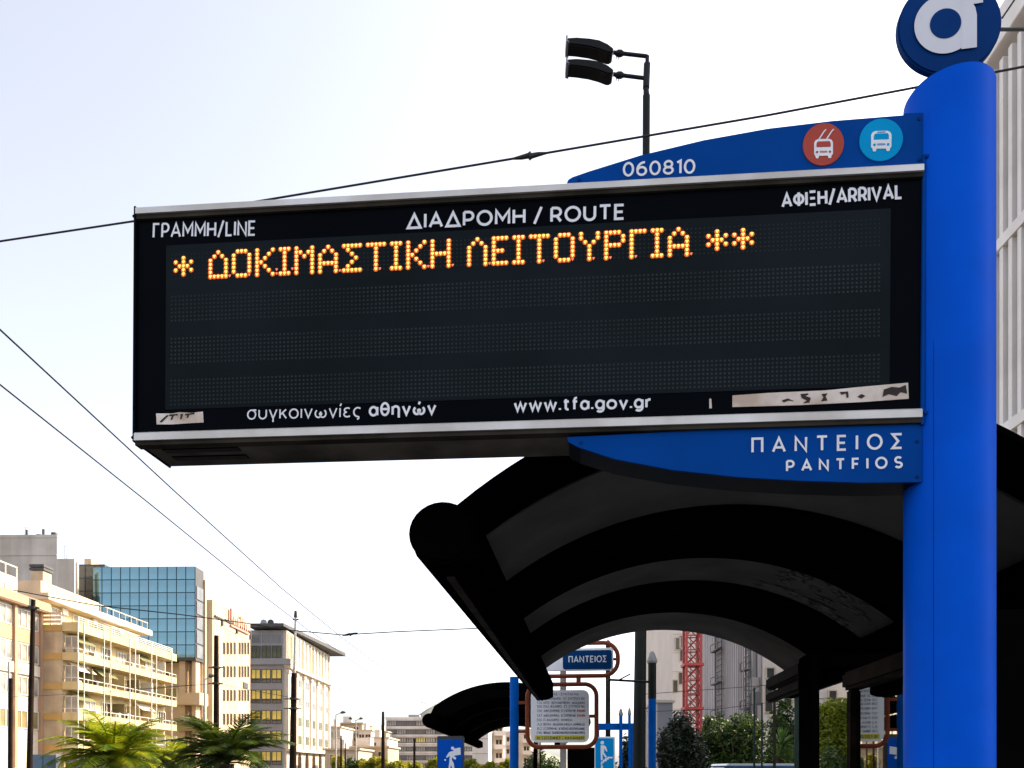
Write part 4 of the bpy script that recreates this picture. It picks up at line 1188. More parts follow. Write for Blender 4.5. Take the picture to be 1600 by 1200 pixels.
# ================================================================== BUILDINGS, LEFT ROW (street frame)
def bld(name, label, r, D, cat='building', group=None):
    return Thing(name, label, cat, (r, D, 0), TH2, group)

# --- white office at the left edge
RA = -48.3
D1a = fac(63, 1000, RA)[0]
A = bld('office_building', 'white office block with brown roof overhang at the left edge', RA, D1a)
zv = lambda v, D=None: fac(63, v, RA)[1]
A.part('wall', MB().box(RA - 14, RA, 46, D1a, 0, zv(958)), 'white_wall')
A.part('roof_overhang', MB().box(RA - 14.2, RA + .9, 45.5, D1a + .4, zv(958), zv(943)), 'brown_band', bevel=.1)
A.part('overhang_notch', MB().box(RA + .2, RA + .93, fac(31, 960, RA)[0], fac(37, 960, RA)[0], zv(958) - .1, zv(945)), 'dark_grey')
ph = A.part('penthouse', MB().box(RA - 12, RA - 1.5, 46, fac(27, 900, RA - 1.5)[0], zv(943), fac(27, 903, RA - 1.5)[1]), 'white_wall')
Dp = fac(27, 900, RA - 1.5)[0]
zp = fac(27, 903, RA - 1.5)[1]
rb = MB()
for i in range(14):
    y = Dp - i * 1.6
    rb.box(RA - 1.6, RA - 1.5, y - .06, y, zp, zp + 1.0)
rb.box(RA - 1.62, RA - 1.48, Dp - 22, Dp, zp + .95, zp + 1.05)
A.part('railing', rb, 'white_metal', ph)
A.window((RA - 1.5, Dp - 2.2, zp - 1.6), 2.4, 1.5, 'side', 'white_metal', 'curtain_glass', 2)
us = [63, 22]
bay = D1a - fac(22, 1000, RA)[0]
for k in range(7):
    y = D1a - k * bay
    A.part('pier', MB().box(RA, RA + .35, y - .35, y, zv(1200), zv(958)), 'brown_band' if k < 9 else 'white_wall')
    if k == 6:
        break
    yc = y - .35 - (bay - .35) / 2
    wd_ = bay - .45
    for (va, vb, gl_) in ((961, 989, 'curtain_glass'), (1012, 1040, 'curtain_glass'), (1062, 1090, 'curtain_glass'), (1113, 1141, 'olive_glass')):
        za_, zb_ = zv(vb), zv(va)
        A.window((RA, yc, (za_ + zb_) / 2), wd_, zb_ - za_, 'side', 'white_metal', gl_, 3, .09)
    A.part('spandrel', MB().box(RA, RA + .12, y - bay, y - .35, zv(1011), zv(990)), 'brown_band')
A.part('name_band', MB().box(RA, RA + .25, 48, D1a - .4, zv(1059), zv(1043)), 'white_wall')
bmk = MB()
for i in range(40):
    y = D1a - 3.2 - i * .22
    if i % 9 != 8:
        bmk.box(RA + .25, RA + .28, y, y + .13, zv(1057), zv(1057) + random.choice((.35, .5, .6)))
A.part('worn_lettering', bmk, 'shutter')

# --- balconied ochre apartment block
RBW, RBB = -46.1, -44.6
D0b = fac(97, 1000, RBW)[0]
D1b = fac(276, 1000, RBB)[0]
B = bld('apartment_building', 'ochre apartment block with long balconies and paired white awning poles', RBW, D0b)
zb = lambda v: CAMZ + (1203 - v) / 1200.0 * (D0b / (ray(97) * math.sin(TH2) + math.cos(TH2)))
zs = [zb(976), zb(1021), zb(1067), zb(1115), zb(1163)]
B.part('side_wall', MB().box(RBW - 13, RBW, D0b, D0b + .4, 2.9, zs[0]), 'concrete')
B.part('wall', MB().box(RBW - 13, RBW - .02, D0b + .4, D1b, 0, zs[0] - .02), 'ochre_pale')
for i, z in enumerate(zs):
    B.part('side_band', MB().box(RBW - 13, RBW - .02, D0b - .08, D0b, z - .62, z), 'ochre')
    h = .88 if i == 0 else .74
    bal = B.part('balcony', MB().box(RBW, RBB, D0b, D1b, z - .62, z - .42).box(RBB - .12, RBB, D0b, D1b, z - .42, z - .62 + h).box(RBW, RBB - .12, D0b, D0b + .12, z - .42, z - .62 + h).box(RBW, RBB - .12, D1b - .12, D1b, z - .42, z - .62 + h), 'ochre_pale')
    rl2 = MB()
    zr = z - .62 + h
    if i > 0:
        rl2.box(RBB - .09, RBB - .03, D0b + .2, D1b, zr + .38, zr + .44)
        for k in range(13):
            y = D0b + .2 + k * (D1b - D0b - .3) / 12
            rl2.box(RBB - .08, RBB - .04, y, y + .05, zr, zr + .38)
        rl2.box(RBW + .1, RBB - .05, D0b + .03, D0b + .08, zr + .38, zr + .44)
    else:
        for q_ in (.15, .35, .55):
            rl2.box(RBB - .09, RBB - .04, D0b + .3, D1b - 1, zr + q_, zr + q_ + .06)
        for k in range(13):
            y = D0b + .3 + k * (D1b - D0b - 1.4) / 12
            rl2.box(RBB - .08, RBB - .05, y, y + .05, zr, zr + .6)
    B.part('railing', rl2, 'white_metal', bal)
    if i > 0:
        Lb = D1b - D0b
        rng = random.Random(i * 5)
        for k in range(7):
            yc = D0b + 1.6 + k * (Lb - 2.6) / 6
            gm_ = rng.choice(['curtain_glass', 'brown_glass', 'brown_glass', 'shutter', 'dark_glass', 'olive_glass'])
            B.window((RBW, yc, z - .42 + 1.1), 1.9, 2.15, 'side', 'white_metal', gm_, rng.choice((1, 2)), .08, 'balcony_door')
            if rng.random() < .5:
                B.part('partition', MB().box(RBW, RBB - .15, yc + 1.35, yc + 1.43, z - .42, z + 1.75), rng.choice(['awning_white', 'ochre_pale', 'olive_glass']))
        for k in (0, 1, 3, 4):
            if rng.random() < .32:
                yc = D0b + 2.5 + k * 4.2
                zt2 = zs[i - 1] - .62
                mb = MB().add([(RBW + .05, yc - 1.6, zt2 - .05), (RBW + .05, yc + 1.6, zt2 - .05), (RBB - .35, yc + 1.6, zt2 - .95), (RBB - .35, yc - 1.6, zt2 - .95),
                               (RBW + .05, yc - 1.6, zt2 - .09), (RBW + .05, yc + 1.6, zt2 - .09), (RBB - .35, yc + 1.6, zt2 - .99), (RBB - .35, yc - 1.6, zt2 - .99)],
                              [(0, 1, 2, 3), (7, 6, 5, 4), (0, 4, 5, 1), (1, 5, 6, 2), (2, 6, 7, 3), (3, 7, 4, 0)])
                B.part('awning', mb, rng.choice(['awning_green', 'awning_white', 'awning_green']))
        for k in range(5):
            yc = D0b + rng.random() * Lb
            mb = MB().box(RBW + .3, RBW + 1.0, yc, yc + .7, z - .42, z - .42 + rng.uniform(.8, 1.2))
            B.part('balcony_clutter', mb, rng.choice(['white_metal', 'shutter', 'brown_glass', 'leaf_mid']))
    # side window strip beside the corner
    if i > 0:
        B.window((RBW + .75, D0b + .42, z + .95), 1.3, 1.7, 'front', 'white_metal', 'curtain_glass', 1, .08)
for up_ in (122, 131.5, 163, 173, 203, 211.5, 237, 244.5, 268.5):
    y = fac(up_, 1000, RBB + .05)[0]
    B.part('awning_pole', MB().tube([(RBB + .05, y, 2.6), (RBB + .05, y, zs[0] + .35)], .055, 6), 'white_metal')
B.part('shop_front', MB().box(RBW - .6, RBW + .02, D0b + .6, D1b - .5, 0.2, 2.8), 'dark_glass')
# penthouse with its own roof slab
RP = -47.6
zp0, zp1 = fac(72, 935, RP)[1], fac(72, 924, RP)[1]
B.part('penthouse', MB().box(RBW - 12, RP - 1.2, D0b + 1, D1b - 1.5, zs[0], zp0), 'ochre_pale')
B.part('penthouse_roof', MB().box(RBW - 12.5, RP, D0b + .2, D1b - .2, zp0, zp1), 'white_wall', bevel=.04)
for k in range(5):
    B.window((RP - 1.2, D0b + 3.5 + k * 3.8, zs[0] + 1.3), 2.2, 2.0, 'side', 'white_metal', ('curtain_glass', 'olive_glass', 'dark_glass', 'dark_glass', 'curtain_glass')[k], 1, .08)
B.part('louvre_screen', MB().box(RBW - 3.5, RBW - .1, D0b + .02, D0b + .10, zs[0] + .2, zs[0] + .45).box(RBW - 3.5, RBW - .1, D0b + .02, D0b + .10, zs[0] + .6, zs[0] + .85).box(RBW - 3.5, RBW - .1, D0b + .02, D0b + .1, zs[0] + 1.0, zs[0] + 1.25), 'white_wall')
aw = MB().add([(RP - .3, D0b + 9.2, zs[0] + 2.2), (RP - .3, D0b + 15, zs[0] + 2.2), (RP + 1.6, D0b + 15, zs[0] + 1.5), (RP + 1.6, D0b + 9.2, zs[0] + 1.5),
               (RP - .3, D0b + 9.2, zs[0] + 2.15), (RP - .3, D0b + 15, zs[0] + 2.15), (RP + 1.6, D0b + 15, zs[0] + 1.45), (RP + 1.6, D0b + 9.2, zs[0] + 1.45)],
              [(0, 1, 2, 3), (7, 6, 5, 4), (0, 4, 5, 1), (1, 5, 6, 2), (2, 6, 7, 3), (3, 7, 4, 0)])
B.part('awning', aw, 'awning_white')
zr = zp1
rl3 = MB().box(RP - .5, RP - .42, D0b + 1, D1b - .5, zr + .85, zr + .95)
for k in range(16):
    y = D0b + 1 + k * (D1b - D0b - 1.6) / 15
    rl3.box(RP - .49, RP - .43, y, y + .06, zr, zr + .85)
B.part('railing', rl3, 'shutter')
B.part('stair_house', MB().box(RBW - 11, RP - 1.6, D0b + 1.5, D0b + 12, zr, zr + 1.5), 'cream_side')
B.part('chimney', MB().box(RBW - 4.4, RBW - 3.2, D0b + 2.0, D0b + 3.4, zr + 1.5, zr + 2.6), 'concrete')
B.part('chimney_louvre', MB().box(RBW - 4.55, RBW - 3.05, D0b + 1.9, D0b + 3.5, zr + 2.66, zr + 2.9).box(RBW - 4.55, RBW - 3.05, D0b + 1.9, D0b + 3.5, zr + 2.98, zr + 3.25).box(RBW - 4.3, RBW - 3.3, D0b + 2.1, D0b + 3.3, zr + 2.6, zr + 3.25), 'dark_grey')
for k in range(3):
    y = D0b + 4 + k * 5.6
    xx = RP - 1.0
    B.part('air_conditioner', MB().box(RP - 1.2, RP - .85, y, y + .9, zs[0] + 1.9, zs[0] + 2.5), 'white_metal')

# --- grey concrete block behind
Kd = 103.0
K = bld('concrete_building', 'tall bare grey concrete block behind the ochre balconies, antennas on top', -60, Kd)
k0, kz = lp(89, 836, Kd, TH2)
k1, kz1 = lp(116, 873, Kd, TH2)
def kplan(r0, r1, D0, D1, z):
    return MB().loft([[(r0, D0, q), (r1, D0, q), (r1 * D1 / D0 - .6, D1, q), (r0 * D1 / D0, D1, q)] for q in (0, z)])
K.part('wall', kplan(-82, k0, Kd, Kd + 14, kz), 'grey_concrete')
K.part('lower_wing', kplan(k0, k1, Kd + .02, Kd + 2.6, kz1), 'grey_concrete')
K.part('corner_strip', MB().box(k1, k1 + .28, Kd + .3, Kd + .6, 0, kz1 - .4), 'white_wall')
K.part('parapet', MB().box(-82, k0 + .05, Kd - .06, Kd, kz - .35, kz + .05), 'grey_concrete')
K.part('ledge', MB().box(-82, k0 + .02, Kd - .08, Kd, lp(60, 868, Kd, TH2)[1], lp(60, 866.5, Kd, TH2)[1]), 'grey_concrete')
for u, h in ((42, 1.0), (62, .35), (68, 1.1), (85, .6)):
    x_, _ = lp(u, 830, Kd + 1, TH2)
    K.part('roof_vent', MB().cyl(x_, Kd + 1, kz, kz + h, .18 if h > .9 else .4, n=10), 'dark_grey', smooth=True)
def antenna(T, u, D, z, h, m='scaff_grey'):
    x_, _ = lp(u, 800, D, TH2)
    mb = MB().tube([(x_, D, z), (x_, D, z + h)], .03, 6)
    for j in range(4):
        w_ = .5 - j * .08
        mb.tube([(x_ - w_, D, z + h - j * .3 - .1), (x_ + w_, D, z + h - j * .3 - .1)], .02, 5)
    T.part('antenna', mb, m)
antenna(K, 40, Kd + 1.5, kz, 1.6)
antenna(K, 101, Kd + 1.5, kz1, 2.2)
antenna(K, 104, Kd + 2.5, kz1, 1.2)

# --- blue mirror glass tower
Gd = 106.0
gx0, gz1 = lp(145, 886, Gd, TH2)
gx1, gz0 = lp(305, 1028, Gd, TH2)
Gb = bld('glass_tower', 'blue mirror glass office tower with square panes, raised on beige columns', gx1, Gd)
D2g = fac(318, 950, gx1)[0]
def plan(pts, z0, z1):
    n = len(pts)
    return MB().loft([[(a, b, z0) for a, b in pts], [(a, b, z1) for a, b in pts]])
Gb.part('core', plan([(gx0, Gd + .05), (gx1, Gd + .05), (gx1, D2g), (gx1 - 5.5, Gd + 14), (gx0, Gd + 14)], gz0, gz1), 'mullion')
ncx, nrz = 11, 7
cw, rh_ = (gx1 - gx0) / ncx, (gz1 - gz0) / nrz
for i in range(ncx):
    for j in range(nrz):
        f = Gb.rep('pane', 'p', lambda: MB().box(-cw / 2 + .06, cw / 2 - .06, -.05, .03, -rh_ / 2 + .06, rh_ / 2 - .06), 'mirror_glass', (gx0 + (i + .5) * cw, Gd + .03, gz0 + (j + .5) * rh_))
        f.rotation_euler = (random.uniform(-.012, .012), 0, random.uniform(-.012, .012))
gl0, gzl = lp(119, 882, Gd + 3, TH2)
Gb.part('setback_wing', MB().box(gl0, gx0, Gd + 3, Gd + 14, 0, gzl), 'mullion')
for j in range(4):
    for i in range(3):
        wq = (gx0 - gl0) / 3
        Gb.rep('pane', 's', lambda: MB().box(-wq / 2 + .07, wq / 2 - .07, -.05, .03, -.85, .85), 'dark_glass', (gl0 + (i + .5) * wq, Gd + 2.98, gzl - 1.1 - j * 1.85))
xx, _ = lp(137, 880, Gd + 4, TH2)
Gb.part('roof_box', MB().box(xx - .5, xx + .5, Gd + 4, Gd + 6, gzl, gzl + 1.1), 'concrete')
# side facade with slanted dark lites
D2g = fac(318, 950, gx1)[0]
for j in range(5):
    zz0 = gz0 + j * (gz1 - gz0 - 2.5) / 5
    Gb.part('side_lite', MB().box(gx1 + .02, gx1 + .12, Gd + .3, D2g - .3, zz0 + .1, zz0 + (gz1 - gz0 - 2.5) / 5 - .15), 'office_glass')
Gb.part('side_frame', MB().box(gx1 - .3, gx1 + .02, Gd + .05, D2g, gz0, gz1 - .04), 'dark_grey')
Gb.part('side_frame', MB().box(gx1 - .3, gx1 + .25, D2g, D2g + .5, 0, gz1 - 1.2), 'cream_wall')
Gb.part('soffit', MB().box(gx0, gx1 + .1, Gd - .05, D2g, gz0 - .35, gz0 - .01), 'dark_grey')
Gb.part('lower_wall', MB().box(gx0, gx1 - .1, Gd + 2.5, Gd + 14, 0, gz0 - .35), 'cream_side')
for u0, u1 in ((280, 289), (300, 306)):
    c0_, c1_ = lp(u0, 1100, Gd + .6, TH2)[0], lp(u1, 1100, Gd + .6, TH2)[0]
    Gb.part('column', MB().box(c0_, c1_, Gd + .6, Gd + 2, 0, gz0 - .35), 'cream_wall')
for va, vb in ((1082, 1101), (1122, 1142)):
    c0_, zz1 = lp(272, va, Gd - .4, TH2)
    c1_, zz0 = lp(312, vb, Gd - .4, TH2)
    Gb.part('balcony', MB().box(c0_, c1_, Gd - .4, Gd + 2.4, zz0, zz1), 'cream_wall' if va < 1100 else 'olive_glass')

# --- cream building with slit windows
RCc = -45.6
D0c = fac(332, 950, RCc)[0]
D1c = fac(391, 950, RCc)[0]
Cb = bld('cream_building', 'plain cream building with slit windows and red rooftop sign', RCc, D0c)
zc = fac(332, 937, RCc)[1]
xs_, _ = lp(318, 950, D0c, TH2)
Cb.part('side_wall', MB().box(-58, RCc, D0c, D0c + .4, 0, zc), 'cream_side')
Cb.part('wall', MB().box(-58, RCc - .01, D0c + .4, D1c, 0, zc - .05), 'cream_wall')
for (u0, u1, v0, v1) in ((334, 346, 961, 979), (350, 369, 969, 989), (372, 390, 979, 998)):
    ya, yb = fac(u0, v0, RCc)[0], fac(u1, v0, RCc)[0]
    zt_, z0_ = fac((u0 + u1) / 2, v0 + 3, RCc)[1], fac((u0 + u1) / 2, v1 - 3, RCc)[1]
    wo = Cb.part('roof_opening', MB().box(RCc - .01, RCc + .30, ya, yb, zt_ - .25, zt_).box(RCc - .01, RCc + .30, yb - .3, yb, z0_, zt_ - .25), 'brown_glass')
    Cb.part('recess', MB().box(RCc - .01, RCc + .06, ya, yb - .3, z0_, zt_ - .25), 'cream_side', wo)
for v0, v1 in ((1004, 1022), (1041, 1058), (1078, 1095), (1115, 1132)):
    for u in (350, 355.5, 361, 366.3, 374, 378.6, 383, 387.6):
        y, za_ = fac(u, v0, RCc)
        _, zb_ = fac(u, v1, RCc)
        Cb.window((RCc, y, (za_ + zb_) / 2), .62, za_ - zb_, 'side', 'brown_glass', 'brown_glass', 0, .08)
# red sign
Rs = RCc + .3
y0, za_ = fac(361, 951, Rs)
_, zb_ = fac(361, 969, Rs)
y1 = fac(390, 970, Rs)[0]
sgp = Cb.part('rooftop_sign', MB().box(Rs - .1, Rs + .15, y0 - .2, y0 + .25, zb_, za_).box(Rs - .1, Rs + .05, y0, y1, zb_ - .9, zb_ - .6), 'sign_red')
lt = MB()
rng = random.Random(12)
yy = y0 + .9
while yy < y1 - .6:
    w_ = rng.uniform(.35, .7)
    h_ = rng.choice((1.3, 1.3, 1.3, 2.1))
    lt.box(Rs - .05, Rs + .1, yy, yy + .22, zb_ - .55, zb_ - .55 + h_)
    lt.box(Rs - .05, Rs + .1, yy + .22, yy + .22 + w_, zb_ - .55 + h_ - .3, zb_ - .55 + h_ - .05)
    if rng.random() < .7:
        lt.box(Rs - .05, Rs + .1, yy + .22 + w_, yy + .42 + w_, zb_ - .55, zb_ - .3 + h_ * .7)
    yy += w_ + 1.1
Cb.part('sign_letters', lt, 'sign_pink', sgp)
y, z = fac(383, 1071, RCc)
Cb.part('name_plate', MB().box(RCc, RCc + .12, y - 1.0, y + 1.0, z - .45, z + .45), 'dark_grey')

# --- white pillared building with a flat projecting roof
RD = -46.0
D0d = fac(448, 1000, RD)[0]
D1d = fac(515, 1000, RD)[0]
Db = bld('pillared_building', 'white pillared building with flying flat roof and yellow lit glass end', RD, D0d)
xl, _ = lp(390, 1000, D0d, TH2)
zd = lambda v: CAMZ + (1203 - v) / 1200.0 * (D0d / (ray(448) * math.sin(TH2) + math.cos(TH2)))
Db.part('wall', MB().box(xl - 4, RD, D0d, D1d, 0, zd(985)), 'white_wall')
e0 = lp(389, 977, D0d - 2, TH2)[0]
e1 = RD + 3.0
Db.part('flat_roof', MB().add([(e0, D0d - 2, zd(983)), (e1 - 2.8, D0d - 2.5, zd(982)), (e1, D1d + 3, zd(984)), (e0, D1d + 3, zd(984)), (e0, D0d - 2, zd(977)), (e1 - 2.8, D0d - 2.5, zd(977.5)), (e1, D1d + 3, zd(977)), (e0, D1d + 3, zd(977))],
        [(0, 3, 2, 1), (4, 5, 6, 7), (0, 1, 5, 4), (1, 2, 6, 5), (2, 3, 7, 6), (3, 0, 4, 7)]), 'dark_grey')
Db.part('glass_end', MB().box(xl, RD - .5, D0d - .3, D0d, 0, zd(985)), 'grey_panel')
Db.part('cornice', MB().box(xl, RD + 1.0, D0d - .9, D0d - .3, zd(1039), zd(1030)), 'grey_panel')
Db.part('cornice', MB().box(RD, RD + .9, D0d - .3, D1d, zd(1044), zd(1039)), 'white_wall')
ux = [392, 408, 424, 441]
for i in range(3):
    xa, xb2 = lp(ux[i] + .8, 1000, D0d - .3, TH2)[0], lp(ux[i + 1] - .8, 1000, D0d - .3, TH2)[0]
    xm = (xa + xb2) / 2
    if i < 2 or True:
        Db.window((xm, D0d - .3, (zd(1028) + zd(1009)) / 2), xb2 - xa, zd(1009) - zd(1028), 'front', 'dark_grey', 'green_glass', 1, .12)
        Db.window((xm, D0d - .3, (zd(1006) + zd(991)) / 2), xb2 - xa, zd(991) - zd(1006), 'front', 'grey_panel', 'office_glass', 0, .12)
    for k in range(5):
        v0 = 1046 + k * 32
        Db.window((xm, D0d - .3, (zd(v0) + zd(v0 + 15)) / 2), xb2 - xa, zd(v0) - zd(v0 + 15), 'front', 'mullion', 'yellow_glass', 1, .1)
        Db.window((xm, D0d - .3, (zd(v0 + 15.3) + zd(v0 + 21)) / 2), xb2 - xa, zd(v0 + 15.3) - zd(v0 + 21), 'front', 'dark_grey', 'office_glass', 1, .1)
for i in range(13):
    y = D0d + .8 + i * (D1d - D0d - 1.6) / 12
    Db.part('slat_pier', MB().box(RD, RD + .22, y - .3, y + .3, zd(1037), zd(988)), 'white_wall')
    if i < 12:
        y2 = y + (D1d - D0d - 1.6) / 24
        Db.window((RD, y2, (zd(1036) + zd(989)) / 2), 1.6, zd(989) - zd(1036), 'side', 'white_metal', 'curtain_glass' if i % 3 else 'olive_glass', 0, .1)
for i in range(7):
    y = D0d + .6 + i * (D1d - D0d - 1.2) / 6
    Db.part('pillar', MB().box(RD, RD + .3, y - .45, y + .45, zd(1170), zd(1048)).box(RD, RD + .5, y - .6, y + .6, zd(1052), zd(1047)), 'white_wall')
    if i < 6:
        y2 = y + (D1d - D0d - 1.2) / 12
        for va, vb, gl_ in ((1054, 1068, 'office_glass'), (1086, 1098, 'office_glass'), (1116, 1132, 'green_glass'), (1146, 1162, 'green_glass')):
            Db.window((RD, y2, (zd(va) + zd(vb)) / 2), 2.6, zd(va) - zd(vb), 'side', 'white_metal', gl_, 1, .1)
        # arch at street level
        ap = [(y2 - 1.0, 0.3), (y2 + 1.0, .3)] + [(y2 + 1.0 * math.cos(R(t)), zd(1186) + 1.3 * math.sin(R(t))) for t in range(0, 181, 20)]
        Db.part('arch', MB().prism_yz(ap, RD + .02, RD + .12), 'brown_glass')
Db.part('base_course', MB().box(RD, RD + .9, D0d - .3, D1d, zd(1174), zd(1170)), 'white_wall')
for u in (412, 423):
    x_, z_ = lp(u, 973, D0d + 3, TH2)
    n = 16
    Db.part('satellite_dish', MB().loft([[(x_ + rr_ * math.cos(2 * math.pi * i / n), D0d + 3 + dy, z_ + rr_ * math.sin(2 * math.pi * i / n)) for i in range(n)] for rr_, dy in ((.15, .25), (.5, .12), (.65, -.05))]).tube([(x_, D0d + 3.2, zd(977)), (x_, D0d + 3.2, z_)], .05, 6), 'dark_grey' if u > 415 else 'grey_panel')
antenna(Db, 431, D0d + 3, zd(977), 1.7)

# --- far small houses
rng = random.Random(21)
fh = [(508, 560, 1172, 150, 'shutter'), (512, 532, 1137, 190, 'white_wall'), (528, 566, 1131, 215, 'cream_wall'), (560, 580, 1142, 205, 'pale_panel'), (545, 606, 1168, 165, 'cream_wall'), (576, 606, 1154, 185, 'office_white'), (588, 604, 1144, 230, 'white_wall')]
hl = ['low far building with long balcony beside the white pillared building', 'small pale far block next to the white pillared building', 'cream far block with roof terrace, tallest of its cluster', 'narrow pinkish far block behind two armed street lamp',
      'low cream far building with balcony behind the yellow shrubs', 'pale far block with canopies left of strip window office', 'small white far block touching the strip window office']
for (u0, u1, v, D, m), lab in zip(fh, hl):
    (x0_, z_), (x1_, _) = lp(u0, v, D, TH2), lp(u1, v, D, TH2)
    T = bld('far_house', lab, (x0_ + x1_) / 2, D)
    T.part('wall', MB().box(x0_, x1_, D, D + 14, 0, z_), m)
    T.part('roof', MB().box(x0_ - .4, x1_ + .4, D - .5, D + 14.3, z_, z_ + .35), 'shutter')
    T.part('roof_box', MB().box(x0_ + 1, x0_ + (x1_ - x0_) * .5, D + 2, D + 6, z_ + .35, z_ + 2.2), 'pale_panel')
    antenna(T, (u0 + u1) / 2 + 2, D + 1, z_ + .3, 1.8)
    nf = max(1, int(z_ / 3))
    nw = max(2, int((x1_ - x0_) / 2.6))
    for j in range(nf):
        zz = z_ - 1.7 - j * 3.0
        if zz < 1:
            break
        for i in range(nw):
            xc = x0_ + (i + .5) * (x1_ - x0_) / nw
            T.window((xc, D, zz), 1.5, 1.7, 'front', 'white_metal', rng.choice(['brown_glass', 'office_glass', 'curtain_glass', 'shutter', 'dark_glass']), 1, .1)
        if rng.random() < .6:
            T.part('balcony', MB().box(x0_ + .5, x1_ - .5, D - 1.2, D, zz - 1.15, zz - .95).box(x0_ + .5, x1_ - .5, D - 1.2, D - 1.1, zz - .95, zz - .2), rng.choice(['white_wall', 'cream_wall', 'shutter']))

# --- strip window office
Fd = 240.0
(x0_, z_), (x1_, _) = lp(603, 1121, Fd, TH2), lp(742, 1121, Fd, TH2)
Fb = bld('strip_office', 'pale grey office with long ribbon windows, faces the camera down the street', x0_, Fd)
Fb.part('wall', MB().box(x0_, x1_, Fd, Fd + 16, 0, z_), 'office_white')
Fb.part('parapet', MB().box(x0_ - .2, x1_, Fd - .3, Fd, z_ - .5, z_ + .1), 'office_white')
xr, zr = lp(648, 1117, Fd + 3, TH2)
Fb.part('roof_box', MB().box(xr - 2, xr + 1.5, Fd + 3, Fd + 6, z_, z_ + 1.1), 'grey_panel')
for k, (va, vb) in enumerate(((1126, 1134.5), (1139.5, 1147.5), (1152.5, 1160.5), (1166.5, 1174), (1180, 1188), (1193, 1201))):
    za_, zb_ = lp(620, va, Fd, TH2)[1], lp(620, vb, Fd, TH2)[1]
    nb_ = 9
    for i in range(nb_):
        xa, xb2 = x0_ + .3 + i * (x1_ - x0_ - .6) / nb_, x0_ + .3 + (i + 1) * (x1_ - x0_ - .6) / nb_
        gl_ = ('yellow_glass', 'shutter', 'curtain_glass')[i % 3] if k == 2 else ('curtain_glass' if (i * 7 + k * 3) % 5 < 2 else 'office_glass')
        Fb.window(((xa + xb2) / 2, Fd, (za_ + zb_) / 2), xb2 - xa, za_ - zb_, 'front', 'dark_grey', gl_, 3, .16)
    Fb.part('sill_band', MB().box(x0_ - .1, x1_, Fd - .35, Fd, zb_ - .55, zb_ - .1), 'office_white')

# --- apartment slabs seen under the second shelter
gs = [(738, 763, 1140, 150, 'office_white', 'pale grey blank wall block seen under the far shelter roof'), (763, 786, 1128, 165, 'white_wall', 'white apartment tower with stacked balconies under the far shelter roof'), (786, 800, 1146, 185, 'pale_panel', 'narrow pale apartment block left of the thin blue post'), (806, 829, 1142, 190, 'white_wall', 'pale apartment block between blue post and route board')]
for k, (u0, u1, v, D, m, lab) in enumerate(gs):
    (x0_, z_), (x1_, _) = lp(u0, v, D, TH2), lp(u1, v, D, TH2)
    T = bld('apartment_tower', lab, (x0_ + x1_) / 2, D)
    T.part('wall', MB().box(x0_, x1_, D, D + 15, 0, z_), m)
    T.part('parapet', MB().box(x0_ - .15, x1_ + .15, D - .2, D + 15.1, z_, z_ + .5), m)
    for j in range(5):
        zz = z_ - 1.8 - j * 2.9
        if zz < 1:
            break
        if k:
            xm = x1_ - (x1_ - x0_) * .28
            bl = T.part('balcony', MB().box(xm - .9, x1_ + .6, D - 1.3, D, zz - 1.2, zz - 1.0).box(xm - .9, x1_ + .6, D - 1.3, D - 1.2, zz - 1.0, zz - .2), 'pale_panel')
            T.window((xm, D, zz), 1.5, 1.9, 'front', 'white_metal', 'brown_glass', 1, .1)
            T.part('awning', MB().box(xm - .8, xm + .9, D - 1.0, D, zz + .85, zz + .95), 'brown_band', bl)
        else:
            T.part('joint', MB().box(x0_, x1_, D - .03, D, zz - .05, zz + .05), 'grey_panel')
            if j > 1:
                T.window((x0_ + 1.2, D, zz), .7, 1.6, 'front', 'white_metal', 'dark_glass', 0, .1)

# ================================================================== RIGHT SIDE
# marble office with tall fins
RM = 15.0
T = Thing('marble_office', 'white marble office with tall vertical fins at the right edge', 'building', (RM, 24, 0), TH2)
Dn, Df = 4.0, fac(1557, 400, RM)[0] + 2.2
zsl = [fac(1557, v, RM)[1] for v in (108, 395, 668)]
T.part('wall', MB().box(RM + .45, RM + 16, Dn, Df, 0, zsl[0]), 'marble')
T.part('parapet', MB().box(RM - .45, RM + 16, Dn, Df + .3, zsl[0], zsl[0] + 1.1), 'marble', bevel=.02)
hgt = zsl[0] - zsl[1]
for k in range(4):
    zt_ = zsl[0] - k * hgt
    if zt_ - hgt < 0:
        break
    T.part('slab_edge', MB().box(RM - .35, RM + .44, Dn, Df + .2, zt_ - hgt - .35, zt_ - hgt), 'marble')
    for i in range(28 if k < 3 else 12):
        y = Df - .1 - i * .44
        if y < Dn + .5:
            break
        T.rep('fin', k, lambda: MB().box(-.3, .45, -.09, .09, 0, hgt - .352), 'marble', (RM, y - .2, zt_ - hgt))
    for i in range(6):
        y = Df - 1.2 - i * 3.4
        T.window((RM + .45, y, zt_ - hgt / 2), 3.0, hgt - 1.6, 'side', 'grey_panel', 'office_glass', 3, .1)
# the window() faces +x; turn the office glass round so that it looks at the street
for ch in T.o.children:
    if ch.name.startswith('window'):
        ch.rotation_euler = (0, 0, math.pi)

